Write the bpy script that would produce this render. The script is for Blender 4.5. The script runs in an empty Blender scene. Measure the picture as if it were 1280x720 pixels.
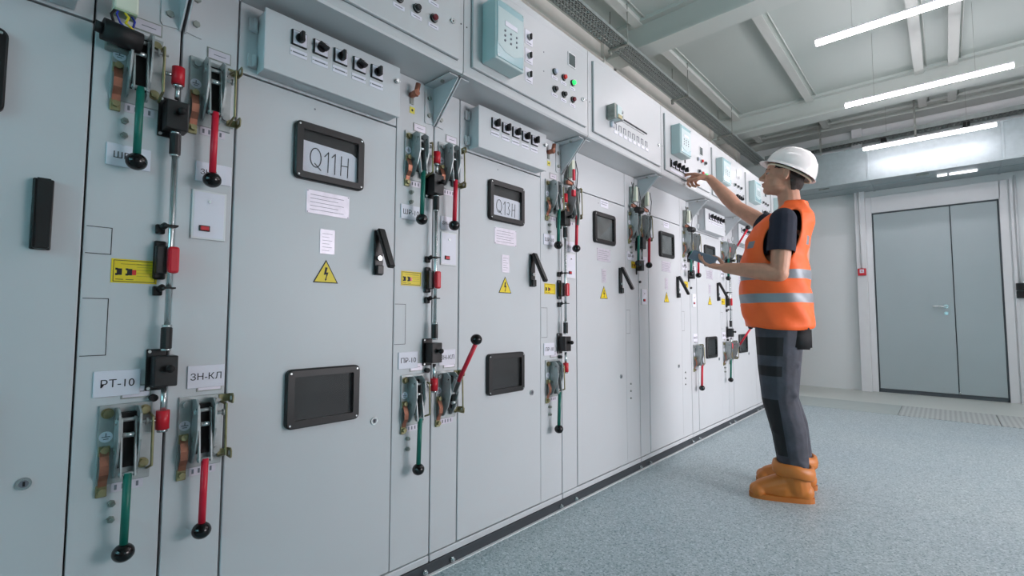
import bpy, bmesh, math, random
from mathutils import Vector, Matrix
random.seed(7)
PI = math.pi
C = bpy.context.scene.collection
R = math.radians

# ------------------------------------------------------------------ materials
def srgb(c):
    return tuple(((v / 12.92) if v <= .04045 else ((v + .055) / 1.055) ** 2.4) for v in c)
MATS = {}
def mat(name, col, rough=.5, metal=0., emit=0., var=.0, vscale=8., bump=0., bscale=60., coat=0., spec=.5):
    """col is sRGB 0..1; a principled material with procedural colour variation and bump"""
    m = bpy.data.materials.new(name); m.use_nodes = True
    nt = m.node_tree; b = nt.nodes['Principled BSDF']
    lin = srgb(col)
    b.inputs['Roughness'].default_value = rough
    b.inputs['Metallic'].default_value = metal
    b.inputs['Specular IOR Level'].default_value = spec
    if coat: b.inputs['Coat Weight'].default_value = coat; b.inputs['Coat Roughness'].default_value = .1
    tc = nt.nodes.new('ShaderNodeTexCoord')
    no = nt.nodes.new('ShaderNodeTexNoise'); no.inputs['Scale'].default_value = vscale; no.inputs['Detail'].default_value = 3
    nt.links.new(tc.outputs['Object'], no.inputs['Vector'])
    rp = nt.nodes.new('ShaderNodeValToRGB')
    v = max(var, .012)
    rp.color_ramp.elements[0].position = .35; rp.color_ramp.elements[1].position = .65
    rp.color_ramp.elements[0].color = tuple(x * (1 - v) for x in lin) + (1,)
    rp.color_ramp.elements[1].color = tuple(min(1, x * (1 + v)) for x in lin) + (1,)
    nt.links.new(no.outputs['Fac'], rp.inputs['Fac'])
    nt.links.new(rp.outputs['Color'], b.inputs['Base Color'])
    if bump:
        n2 = nt.nodes.new('ShaderNodeTexNoise'); n2.inputs['Scale'].default_value = bscale; n2.inputs['Detail'].default_value = 4
        nt.links.new(tc.outputs['Object'], n2.inputs['Vector'])
        bp = nt.nodes.new('ShaderNodeBump'); bp.inputs['Strength'].default_value = bump; bp.inputs['Distance'].default_value = .01
        nt.links.new(n2.outputs['Fac'], bp.inputs['Height']); nt.links.new(bp.outputs['Normal'], b.inputs['Normal'])
    if emit:
        b.inputs['Emission Color'].default_value = lin + (1,); b.inputs['Emission Strength'].default_value = emit
    MATS[name] = m
    return m

PAINT = mat('cabinet_paint', (.795, .81, .82), .42, vscale=2.2, var=.015, bump=.02, bscale=500)
PAINT2 = mat('upper_paint', (.77, .785, .79), .36, vscale=2.2, var=.012, bump=.02, bscale=500)
GAP = mat('gap_shade', (.17, .20, .21), .7)  # shade inside the panel gaps put into the colour
RAILP = mat('rail_paint', (.22, .24, .26), .5)
SEAM = mat('grey_seal', (.42, .45, .46), .6)
BLACK = mat('black_plastic', (.06, .065, .07), .38)
BLACKM = mat('black_matte', (.05, .05, .055), .6)
BALL = mat('black_ball', (.03, .03, .035), .12)
ZINC = mat('zinc_plate', (.66, .68, .68), .42, .5, var=.16, vscale=22)
ZINCD = mat('zinc_dark', (.58, .60, .575), .45, .4, var=.2, vscale=25)
OLIVE = mat('yellow_zinc', (.58, .56, .42), .4, .7, var=.2, vscale=25)
STEEL = mat('bright_steel', (.78, .80, .80), .25, .9)
COPPER = mat('copper_strap', (.64, .42, .34), .4, .6, var=.2, vscale=30)
GREEN = mat('green_handle', (.04, .42, .36), .4)
RED = mat('red_handle', (.84, .12, .22), .4)
REDP = mat('red_plastic', (.80, .10, .17), .35)
WHITE = mat('white_label', (.90, .90, .94), .4)
INK = mat('black_ink', (.10, .11, .14), .6)
GREYINK = mat('grey_ink', (.42, .44, .48), .6)
YELLOW = mat('yellow_sticker', (.93, .82, .10), .45)
PALEY = mat('pale_yellow_sticker', (.90, .86, .35), .45)
ALU = mat('aluminium_plate', (.84, .82, .86), .40, .35, var=.05, vscale=40)
BLUEW = mat('blue_wire', (.12, .22, .70), .4)
DOORP = mat('door_paint', (.67, .725, .735), .38, vscale=3)
DOORG = mat('door_gasket', (.30, .34, .36), .6)
WALLP = mat('wall_panel', (.91, .93, .93), .5, vscale=1.5)
WHITEP = mat('white_trim_paint', (.89, .90, .905), .4)
CREAM = mat('cream_wall', (.88, .86, .83), .6, vscale=1.5, var=.02)
CREAM2 = mat('cream_beam', (.91, .90, .87), .55)
CEILP = mat('ceiling_deck', (.77, .81, .79), .6, vscale=.8, var=.02)
BEAMP = mat('beam_paint', (.79, .82, .80), .55, vscale=1.)
PURL = mat('purlin_paint', (.82, .84, .82), .5)
GALV = mat('galvanised_sheet', (.64, .69, .70), .45, .5, var=.05, vscale=18, bump=.03, bscale=25)
TRAYM = mat('tray_zinc', (.62, .66, .65), .5, .3, var=.08, vscale=20)
CABLE = mat('dark_cable', (.17, .18, .19), .6)
TUBE = mat('lamp_tube', (1., .955, .98), .4, emit=25.)
GLINT = mat('glint_strip', (1., .98, 1.), .4, emit=1.4)  # glow stands in for lamp reflections on the duct underside
GREENL = mat('green_lamp', (.15, .85, .40), .3, emit=1.2)
REDL = mat('red_lamp', (.85, .20, .18), .25)
WHITEL = mat('white_lamp', (.80, .82, .88), .2)
DARKRED = mat('dark_red_lamp', (.42, .10, .14), .2)
SCREEN = mat('grey_display', (.34, .38, .38), .15)
RELAYF = mat('relay_face', (.60, .74, .76), .25)
RELAYG = mat('relay_case', (.72, .80, .80), .35)
SKIN = mat('skin', (.78, .57, .47), .5, var=.07, vscale=25, bump=.05, bscale=150)
VEST = mat('orange_vest', (1.0, .41, .15), .6, var=.04, vscale=15, bump=.25, bscale=14)
REFL = mat('reflective_band', (.52, .545, .57), .45, .2, var=.05)
SHIRT = mat('navy_shirt', (.10, .125, .19), .8, bump=.3, bscale=16)
TROUS = mat('grey_trousers', (.25, .26, .295), .8, var=.16, vscale=14, bump=1., bscale=9)
TROUSB = mat('black_trouser_patch', (.105, .11, .12), .8, bump=.3, bscale=15)
TRIMO = mat('orange_trim', (.75, .22, .08), .7)
BOOT = mat('tan_boot', (.78, .46, .18), .45, var=.06, vscale=10)
BOOTS = mat('boot_sole', (.74, .43, .17), .55)
HELM = mat('white_helmet', (.93, .91, .90), .25, coat=.4)
HELML = mat('helmet_lining', (.85, .82, .72), .6)
HAIR = mat('dark_hair', (.17, .13, .11), .75, var=.25, vscale=90, bump=.5, bscale=200)
EYEW = mat('eye_white', (.66, .62, .59), .25)
EYED = mat('eye_dark', (.10, .08, .07), .2)
BROW = mat('eyebrow', (.25, .17, .13), .8)
LIP = mat('lip', (.66, .38, .34), .5)
PHONE = mat('phone_grey', (.52, .58, .64), .35)
PHSCR = mat('phone_screen', (.40, .46, .52), .15)
TERM = mat('terminal_white', (.86, .88, .80), .4)
TERMG = mat('terminal_greenish', (.62, .70, .58), .4)

def floor_mat():
    m = bpy.data.materials.new('speckled_floor'); m.use_nodes = True; nt = m.node_tree; b = nt.nodes['Principled BSDF']
    tc = nt.nodes.new('ShaderNodeTexCoord')
    def ramp(src, stops):
        r = nt.nodes.new('ShaderNodeValToRGB'); nt.links.new(src, r.inputs['Fac'])
        r.color_ramp.elements[0].position, r.color_ramp.elements[0].color = stops[0][0], srgb(stops[0][1]) + (1,)
        r.color_ramp.elements[1].position, r.color_ramp.elements[1].color = stops[-1][0], srgb(stops[-1][1]) + (1,)
        for p, c in stops[1:-1]:
            e = r.color_ramp.elements.new(p); e.color = srgb(c) + (1,)
        return r.outputs['Color']
    vo = nt.nodes.new('ShaderNodeTexVoronoi'); vo.inputs['Scale'].default_value = 170
    nt.links.new(tc.outputs['Object'], vo.inputs['Vector'])
    sep = nt.nodes.new('ShaderNodeSeparateColor'); nt.links.new(vo.outputs['Color'], sep.inputs['Color'])
    c1 = ramp(sep.outputs['Red'], [(0., (.46, .54, .56)), (.18, (.62, .69, .70)), (.55, (.70, .755, .765)), (.85, (.74, .79, .80)), (1., (.84, .875, .88))])
    no = nt.nodes.new('ShaderNodeTexNoise'); no.inputs['Scale'].default_value = .9; no.inputs['Detail'].default_value = 5
    nt.links.new(tc.outputs['Object'], no.inputs['Vector'])
    c2 = ramp(no.outputs['Fac'], [(.3, (.93, .95, .97)), (.7, (1, 1, 1))])
    mx = nt.nodes.new('ShaderNodeMix'); mx.data_type = 'RGBA'; mx.blend_type = 'MULTIPLY'; mx.inputs[0].default_value = 1
    nt.links.new(c1, mx.inputs[6]); nt.links.new(c2, mx.inputs[7]); nt.links.new(mx.outputs[2], b.inputs['Base Color'])
    b.inputs['Roughness'].default_value = .42
    return m
FLOOR = floor_mat()
FLOOR2 = mat('back_floor_paint', (.80, .83, .81), .4, vscale=2, var=.03)

def dotted_plate():
    m = bpy.data.materials.new('perforated_plate'); m.use_nodes = True; nt = m.node_tree; b = nt.nodes['Principled BSDF']
    tc = nt.nodes.new('ShaderNodeTexCoord'); vo = nt.nodes.new('ShaderNodeTexVoronoi')
    vo.inputs['Scale'].default_value = 26; vo.inputs['Randomness'].default_value = 0
    nt.links.new(tc.outputs['Object'], vo.inputs['Vector'])
    r = nt.nodes.new('ShaderNodeValToRGB'); nt.links.new(vo.outputs['Distance'], r.inputs['Fac'])
    r.color_ramp.elements[0].position = .26; r.color_ramp.elements[0].color = srgb((.58, .61, .61)) + (1,)
    r.color_ramp.elements[1].position = .34; r.color_ramp.elements[1].color = srgb((.74, .77, .76)) + (1,)
    nt.links.new(r.outputs['Color'], b.inputs['Base Color']); b.inputs['Roughness'].default_value = .4
    return m
PERF = dotted_plate()
PLATEM = mat('floor_plate', (.68, .73, .72), .4, var=.03)

def glass_mat():
    m = bpy.data.materials.new('window_glass'); m.use_nodes = True; nt = m.node_tree
    nt.nodes.remove(nt.nodes['Principled BSDF'])
    out = [n for n in nt.nodes if n.type == 'OUTPUT_MATERIAL'][0]
    t = nt.nodes.new('ShaderNodeBsdfTransparent'); t.inputs[0].default_value = (.965, .975, .975, 1)
    g = nt.nodes.new('ShaderNodeBsdfGlossy'); g.inputs['Roughness'].default_value = .03
    f = nt.nodes.new('ShaderNodeFresnel'); f.inputs[0].default_value = 1.38
    mx = nt.nodes.new('ShaderNodeMixShader')
    ge = nt.nodes.new('ShaderNodeNewGeometry'); mu = nt.nodes.new('ShaderNodeMath'); mu.operation = 'MULTIPLY_ADD'; mu.inputs[1].default_value = -1; mu.inputs[2].default_value = 1
    nt.links.new(ge.outputs['Backfacing'], mu.inputs[0]); m2 = nt.nodes.new('ShaderNodeMath'); m2.operation = 'MULTIPLY'
    nt.links.new(mu.outputs[0], m2.inputs[0]); nt.links.new(f.outputs[0], m2.inputs[1])      # only the outer faces reflect
    nt.links.new(m2.outputs[0], mx.inputs[0]); nt.links.new(t.outputs[0], mx.inputs[1]); nt.links.new(g.outputs[0], mx.inputs[2])
    nt.links.new(mx.outputs[0], out.inputs['Surface'])
    return m
GLASS = glass_mat()
RECESS = mat('window_recess', (.11, .12, .125), .5, var=.3, vscale=9)
RECESS_REFL = mat('window_reflection_grey', (.40, .42, .42), .4, var=.3, vscale=7)  # grey reflection on these panes put into the backing colour

# ------------------------------------------------------------------ mesh builder
class MB:
    def __init__(s): s.bm = bmesh.new(); s.mats = []; s.cur = 0
    def use(s, m):
        if m not in s.mats: s.mats.append(m)
        s.cur = s.mats.index(m); return s
    def _done(s, faces, smooth=False):
        for f in faces: f.material_index = s.cur; f.smooth = smooth
    def box(s, a, b, bev=0., seg=2):
        """box from corner a to corner b, optional edge bevel"""
        x0, x1 = sorted((a[0], b[0])); y0, y1 = sorted((a[1], b[1])); z0, z1 = sorted((a[2], b[2]))
        t = bmesh.new()
        r = bmesh.ops.create_cube(t, size=1.)
        for v in r['verts']: v.co = Vector((x0 + (v.co.x + .5) * (x1 - x0), y0 + (v.co.y + .5) * (y1 - y0), z0 + (v.co.z + .5) * (z1 - z0)))
        if bev:
            bev = min(bev, .45 * min(x1 - x0, y1 - y0, z1 - z0))
            bmesh.ops.bevel(t, geom=t.edges[:], offset=bev, segments=seg, affect='EDGES', profile=.5)
        s.merge(t, smooth=False); return s
    def merge(s, t, M=None, smooth=None):
        vm = {}
        for v in t.verts: vm[v] = s.bm.verts.new((M @ v.co) if M else v.co)
        fs = []
        for f in t.faces:
            try: nf = s.bm.faces.new([vm[v] for v in f.verts])
            except ValueError: continue
            nf.smooth = f.smooth if smooth is None else smooth; nf.material_index = s.cur; fs.append(nf)
        t.free(); return fs
    def cyl(s, p, q, r, r2=None, n=16, smooth=True):
        p, q = Vector(p), Vector(q); r2 = r if r2 is None else r2
        d = (q - p).normalized(); u = d.orthogonal().normalized(); w = d.cross(u)
        A = [s.bm.verts.new(p + (u * math.cos(2 * PI * i / n) + w * math.sin(2 * PI * i / n)) * r) for i in range(n)]
        B = [s.bm.verts.new(q + (u * math.cos(2 * PI * i / n) + w * math.sin(2 * PI * i / n)) * r2) for i in range(n)]
        fs = [s.bm.faces.new((A[i], A[(i + 1) % n], B[(i + 1) % n], B[i])) for i in range(n)]
        s._done(fs, smooth); s._done([s.bm.faces.new(A[::-1]), s.bm.faces.new(B)], False); return s
    def sph(s, c, r, n=16, sc=(1, 1, 1), M=None):
        t = bmesh.new(); bmesh.ops.create_uvsphere(t, u_segments=n, v_segments=max(6, n // 2 + 2), radius=1.)
        X = Matrix.Translation(Vector(c)) @ (M if M else Matrix()) @ Matrix.Diagonal((r * sc[0], r * sc[1], r * sc[2], 1))
        s.merge(t, X, True); return s
    def cap(s, p, q, r, r2=None, n=14):
        """tapered capsule, closed"""
        p, q = Vector(p), Vector(q); r2 = r if r2 is None else r2
        d = q - p
        d = d.normalized() if d.length > 1e-6 else Vector((0, 0, 1)); u = d.orthogonal().normalized(); w = d.cross(u)
        rings = []; k = 5
        for i in range(1, k + 1): a = PI / 2 * i / k; rings.append((p - d * r * math.cos(a), r * math.sin(a)))
        for i in range(0, k): a = PI / 2 * i / k; rings.append((q + d * r2 * math.sin(a), r2 * math.cos(a)))
        V = [[s.bm.verts.new(c + (u * math.cos(2 * PI * j / n) + w * math.sin(2 * PI * j / n)) * rr) for j in range(n)] for c, rr in rings]
        a0 = s.bm.verts.new(p - d * r); b0 = s.bm.verts.new(q + d * r2); fs = []
        for i in range(len(V) - 1):
            for j in range(n): fs.append(s.bm.faces.new((V[i][j], V[i][(j + 1) % n], V[i + 1][(j + 1) % n], V[i + 1][j])))
        for j in range(n): fs += [s.bm.faces.new((a0, V[0][(j + 1) % n], V[0][j])), s.bm.faces.new((b0, V[-1][j], V[-1][(j + 1) % n]))]
        s._done(fs, True); return s
    def tube(s, pts, r, n=8):
        for a, b in zip(pts[:-1], pts[1:]): s.cap(a, b, r, r, n)
        return s
    def prism(s, pts, axis, a, b):
        """polygon (2D list) extruded along axis from a to b. axis 'x': pts=(y,z); 'y': (x,z); 'z': (x,y)"""
        def P(u, v, w): return {'x': (w, u, v), 'y': (u, w, v), 'z': (u, v, w)}[axis]
        A = [s.bm.verts.new(P(u, v, a)) for u, v in pts]; B = [s.bm.verts.new(P(u, v, b)) for u, v in pts]
        n = len(pts); fs = [s.bm.faces.new(A), s.bm.faces.new(B[::-1])]
        fs += [s.bm.faces.new((A[i], B[i], B[(i + 1) % n], A[(i + 1) % n])) for i in range(n)]
        s._done(fs); bmesh.ops.recalc_face_normals(s.bm, faces=fs); return s
    def ring(s, y0, y1, z0, z1, w, x0, x1, rad=.02, seg=5):
        """rounded rectangular frame lying in the YZ plane"""
        def rr(ya, yb, za, zb, r):
            o = []
            for cy, cz, a0 in ((yb - r, zb - r, 0), (ya + r, zb - r, 90), (ya + r, za + r, 180), (yb - r, za + r, 270)):
                for i in range(seg + 1): a = R(a0 + 90 * i / seg); o.append((cy + r * math.cos(a), cz + r * math.sin(a)))
            return o
        O = rr(y0, y1, z0, z1, rad); I = rr(y0 + w, y1 - w, z0 + w, z1 - w, max(.004, rad - w * .6)); n = len(O); ch = min(.004, (x1 - x0) * .4)
        O2 = rr(y0 + ch, y1 - ch, z0 + ch, z1 - ch, max(.003, rad - ch))
        vo0 = [s.bm.verts.new((x0, *p)) for p in O]; vo1 = [s.bm.verts.new((x1 - ch, *p)) for p in O]; vo2 = [s.bm.verts.new((x1, *p)) for p in O2]
        vi1 = [s.bm.verts.new((x1, *p)) for p in I]; vi0 = [s.bm.verts.new((x0, *p)) for p in I]; fs = []
        for A, B in ((vo0, vo1), (vo1, vo2), (vo2, vi1), (vi1, vi0), (vi0, vo0)):
            for i in range(n): fs.append(s.bm.faces.new((A[i], A[(i + 1) % n], B[(i + 1) % n], B[i])))
        s._done(fs); bmesh.ops.recalc_face_normals(s.bm, faces=fs); return s
    def text(s, txt, size, y, z, x, bold=0.):
        """lettering in the YZ plane facing +X, centred on (y, z)"""
        cu = bpy.data.curves.new('lettering', 'FONT'); cu.body = txt; cu.size = size; cu.align_x = 'CENTER'; cu.align_y = 'CENTER'; cu.extrude = .0004; cu.offset = bold
        o = bpy.data.objects.new('lettering', cu); C.objects.link(o)
        dg = bpy.context.evaluated_depsgraph_get(); me = bpy.data.meshes.new_from_object(o.evaluated_get(dg))
        t = bmesh.new(); t.from_mesh(me)
        M = Matrix(((0, 0, 1, x), (1, 0, 0, y), (0, 1, 0, z), (0, 0, 0, 1)))
        s.merge(t, M, False)
        bpy.data.objects.remove(o); bpy.data.curves.remove(cu); bpy.data.meshes.remove(me); return s
    def strokes(s, lines, w, x):
        """hand-drawn strokes: polylines in (y,z), flat ribbons at x"""
        for L in lines:
            for (a, b) in zip(L[:-1], L[1:]):
                d = Vector((b[0] - a[0], b[1] - a[1])); n = Vector((-d.y, d.x)).normalized() * w / 2 if d.length else Vector((0, 0)); e = d.normalized() * w * .3
                s.prism([(a[0] - e.x + n.x, a[1] - e.y + n.y), (b[0] + e.x + n.x, b[1] + e.y + n.y), (b[0] + e.x - n.x, b[1] + e.y - n.y), (a[0] - e.x - n.x, a[1] - e.y - n.y)], 'x', x, x + .0006)
        return s
    def build(s, name, parent=None, m=None, label=None):
        me = bpy.data.meshes.new(name); s.bm.to_mesh(me); s.bm.free()
        if m is not None and not s.mats: s.mats = [m]
        for k in s.mats: me.materials.append(k)
        o = bpy.data.objects.new(name, me); C.objects.link(o)
        if parent is not None: o.parent = parent
        if label: o['label'] = label
        return o
def mb(m): return MB().use(m)
def thing(name, label, cat, loc=(0, 0, 0), group=None):
    o = bpy.data.objects.new(name, None); C.objects.link(o); o.location = loc; o.empty_display_size = .1
    o['label'] = label; o['category'] = cat
    if group: o['group'] = group
    return o
def tag(o, label, cat, group=None):
    o['label'] = label; o['category'] = cat
    if group: o['group'] = group
    return o
def struct(o): o['kind'] = 'structure'; return o
def copy_tree(o, parent=None):
    c = o.copy(); C.objects.link(c)
    if parent is not None: c.parent = parent
    for ch in [k for k in KIDS.get(o.name, [])]: copy_tree(ch, c)
    return c
KIDS = {}
def index_kids():
    KIDS.clear()
    for o in C.objects:
        if o.parent: KIDS.setdefault(o.parent.name, []).append(o)

# ------------------------------------------------------------------ setting
P, B0 = .862, .335
def B(k): return B0 + P * (k - 1)        # left boundary of cabinet k
WX, YB, ZC = -.95, 8.1, 3.69             # left wall, back wall, ceiling deck
XR, YF = 4.6, -2.6
struct(mb(FLOOR).box((WX, YF, -.1), (XR, 6.262, 0)).box((-.72 + 0, 6.262, -.1), (XR, 6.27, -.004)).build('floor'))
struct(mb(FLOOR2).box((WX, 6.975, -.1), (XR, YB, 0)).box((WX, 6.262, -.1), (0.0, 6.975, 0)).build('floor'))
struct(mb(CEILP).box((WX - .2, YF - .2, ZC), (XR + .2, YB + .2, ZC + .15)).build('ceiling'))
struct(mb(CREAM).box((WX - .15, YF, 0), (WX, YB, ZC)).build('wall_left'))
struct(mb(WALLP).box((XR, YF, 0), (XR + .15, YB, ZC)).build('wall_right'))
struct(mb(WALLP).box((WX - .15, YF - .15, 0), (XR + .15, YF, ZC)).build('wall_front'))
w = mb(WALLP)                            # sandwich panel back wall with the door opening
w.box((WX - .15, YB, 2.145), (.62, YB + .15, ZC)).box((WX - .15, YB, 0), (.62, YB + .15, 2.137)).box((WX - .15, YB + .006, 2.137), (.62, YB + .15, 2.145))
w.box((.62, YB, 2.42), (2.26, YB + .15, ZC)).box((.62, YB, 0), (.80, YB + .15, 2.42)).box((2.03, YB, 0), (2.26, YB + .15, 2.42))
w.box((2.266, YB, 0), (XR + .15, YB + .15, ZC)).box((2.26, YB + .006, 0), (2.266, YB + .15, ZC))
struct(w.build('wall_back'))
# white surround of the door
t = mb(WHITEP)
t.box((.625, YB - .10, 0), (.74, YB, ZC), .004).box((.74, YB - .035, 0), (.805, YB, 2.62), .004)
t.box((.805, YB - .035, 2.40), (2.04, YB, 2.62), .004).box((2.025, YB - .035, 0), (2.10, YB, 2.62), .004).box((2.115, YB - .02, 0), (2.145, YB, 2.62), .003)
struct(t.build('trim_1'))
d = bpy.data.objects.new('door_1', None); C.objects.link(d); d.location = (.81, YB, 0); struct(d)
dm = mb(DOORG).box((0, -.012, .0), (1.21, .06, .045)).box((0, -.012, 2.385), (1.21, .06, 2.40)).box((-.004, -.012, 0), (.006, .06, 2.4)).box((1.20, -.012, 0), (1.215, .06, 2.4)).box((.01, .02, .045), (1.2, .06, 2.39))
dm.build('door_frame', d)
mb(DOORP).box((.012, -.022, .05), (.775, .02, 2.38), .003).build('door_leaf', d)
mb(DOORP).box((.785, -.022, .05), (1.197, .02, 2.38), .003).build('door_leaf', d)
h = mb(STEEL).cyl((.70, -.022, 1.125), (.70, -.034, 1.125), .024).cyl((.70, -.034, 1.125), (.70, -.075, 1.125), .009).cap((.70, -.075, 1.125), (.585, -.075, 1.125), .009)
h.cyl((.70, -.022, 1.04), (.70, -.034, 1.04), .022).box((.695, -.036, 1.03), (.705, -.033, 1.05)); h.build('door_handle', d)
t = mb(STEEL).box((.78, -.03, .05), (.795, -.02, .075), .003); t.build('floor_bolt', d)
# ceiling beams, purlins, columns
def beam(n, y0, y1, z0, flange=.02, x0=WX):
    b = mb(BEAMP); c = (y0 + y1) / 2
    b.box((x0, y0, z0), (XR, y1, z0 + flange)).box((x0, c - .05, z0 + flange), (XR, c + .05, ZC)).box((x0, y0, ZC - .03), (XR, y1, ZC))
    struct(b.build('trim_%d' % n))
beam(2, 3.90, 4.12, 3.42); beam(3, 6.70, 6.94, 3.43); beam(4, 7.80, 8.06, 3.58); beam(5, 1.2, 1.42, 3.42); beam(6, -1.5, -1.28, 3.42)
n = 7
for x in (-.47, .37, 1.39, 1.66, 2.6, 3.5):
    b = mb(PURL)
    for y0, y1 in ((YF, -1.5), (-1.28, 1.2), (1.42, 3.90), (4.12, 6.70), (6.94, 7.80)):
        b.box((x - .04, y0, ZC - .075), (x + .04, y1, ZC - .07)).box((x - .012, y0, ZC - .07), (x + .012, y1, ZC))
        b.cyl((x + .060, y0, ZC - .008), (x + .060, y1, ZC - .008), .006, n=8)
    struct(b.build('trim_%d' % n)); n += 1
b = mb(CREAM2)
for y in (-1.45, 1.25, 3.90, 6.72, 7.80):
    b.box((WX, y - .03, 0), (WX + .14, y + .15, ZC), .004)
struct(b.build('trim_%d' % n)); n += 1
b = mb(CREAM2).box((WX, YF, 3.42), (WX + .10, 7.78, 3.60), .004).box((WX, YF, 3.42), (WX + .13, 7.78, 3.43))
struct(b.build('trim_%d' % n)); n += 1

# floor trench covers
X = -.72 + .72
plates = [(.02, 1.10, PLATEM), (1.105, 1.84, PERF), (1.845, 2.7, PERF), (2.705, 3.6, PERF), (3.605, 4.58, PERF)]
LBL = ['plain grey steel trench cover plate in the floor, nearest the switchgear', 'dotted steel trench cover plate in front of the double door', 'dotted steel trench cover plate cut by the right edge of the photo', 'dotted trench cover plate one past the photo edge', 'dotted trench cover plate against the right wall']
for (a, b_, m), l in zip(plates, LBL):
    tag(mb(m).box((a, 6.275, -.02), (b_, 6.97, .003), .0015, 1).build('trench_cover'), l, 'floor plate', 'steel trench covers across the floor')

# ------------------------------------------------------------------ switchgear cabinets
ZT = 1.690
def add_label(bmk, txt, y0, y1, z0, z1, size, shift=0):
    bmk.use(WHITE).box((.0005, y0, z0), (.004, y1, z1), .001, 1)
    bmk.use(INK).text(txt, size, (y0 + y1) / 2 + shift, (z0 + z1) / 2 - .001, .0042)
def handle_mesh(open_):
    a = mb(BLACK).box((0, -.0175, -.08), (.010, .0175, .08), .003).box((.010, -.013, -.078), (.022, .013, -.045), .003)
    a.use(STEEL).cyl((.010, 0, -.02), (.018, 0, -.02), .009, n=12)
    base = a
    b = MB().use(BLACK)
    t = bmesh.new(); r = bmesh.ops.create_cube(t, size=1.)
    for v in t.verts: v.co = Vector((v.co.x * .018 + .009, v.co.y * .030, (v.co.z - .5) * .158))
    for v in t.verts:
        if v.co.z < -.1: v.co.x *= 1.0; v.co.y *= .9
    bmesh.ops.bevel(t, geom=t.edges[:], offset=.004, segments=2, affect='EDGES')
    M = Matrix.Translation((.008, 0, .079)) @ Matrix.Rotation(R(-27 if open_ else 0), 4, 'Y')
    b.merge(t, M, False)
    return base, b
def window(parent, y0, y1, z0, z1, inner):
    f = mb(BLACK).ring(y0, y1, z0, z1, .024, .0, .018, .018); f.use(STEEL)
    for yy in (y0 + .012, y1 - .012):
        for zz in (z0 + .012, z1 - .012): f.cyl((.018, yy, zz), (.0195, yy, zz), .0032, n=8)
    f.build('window_frame', parent)
    mb(inner).box((.001, y0 + .022, z0 + .022), (.003, y1 - .022, z1 - .022)).build('window_backing', parent)
    mb(GLASS).box((.0125, y0 + .022, z0 + .022), (.014, y1 - .022, z1 - .022)).build('window_pane', parent)

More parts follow.
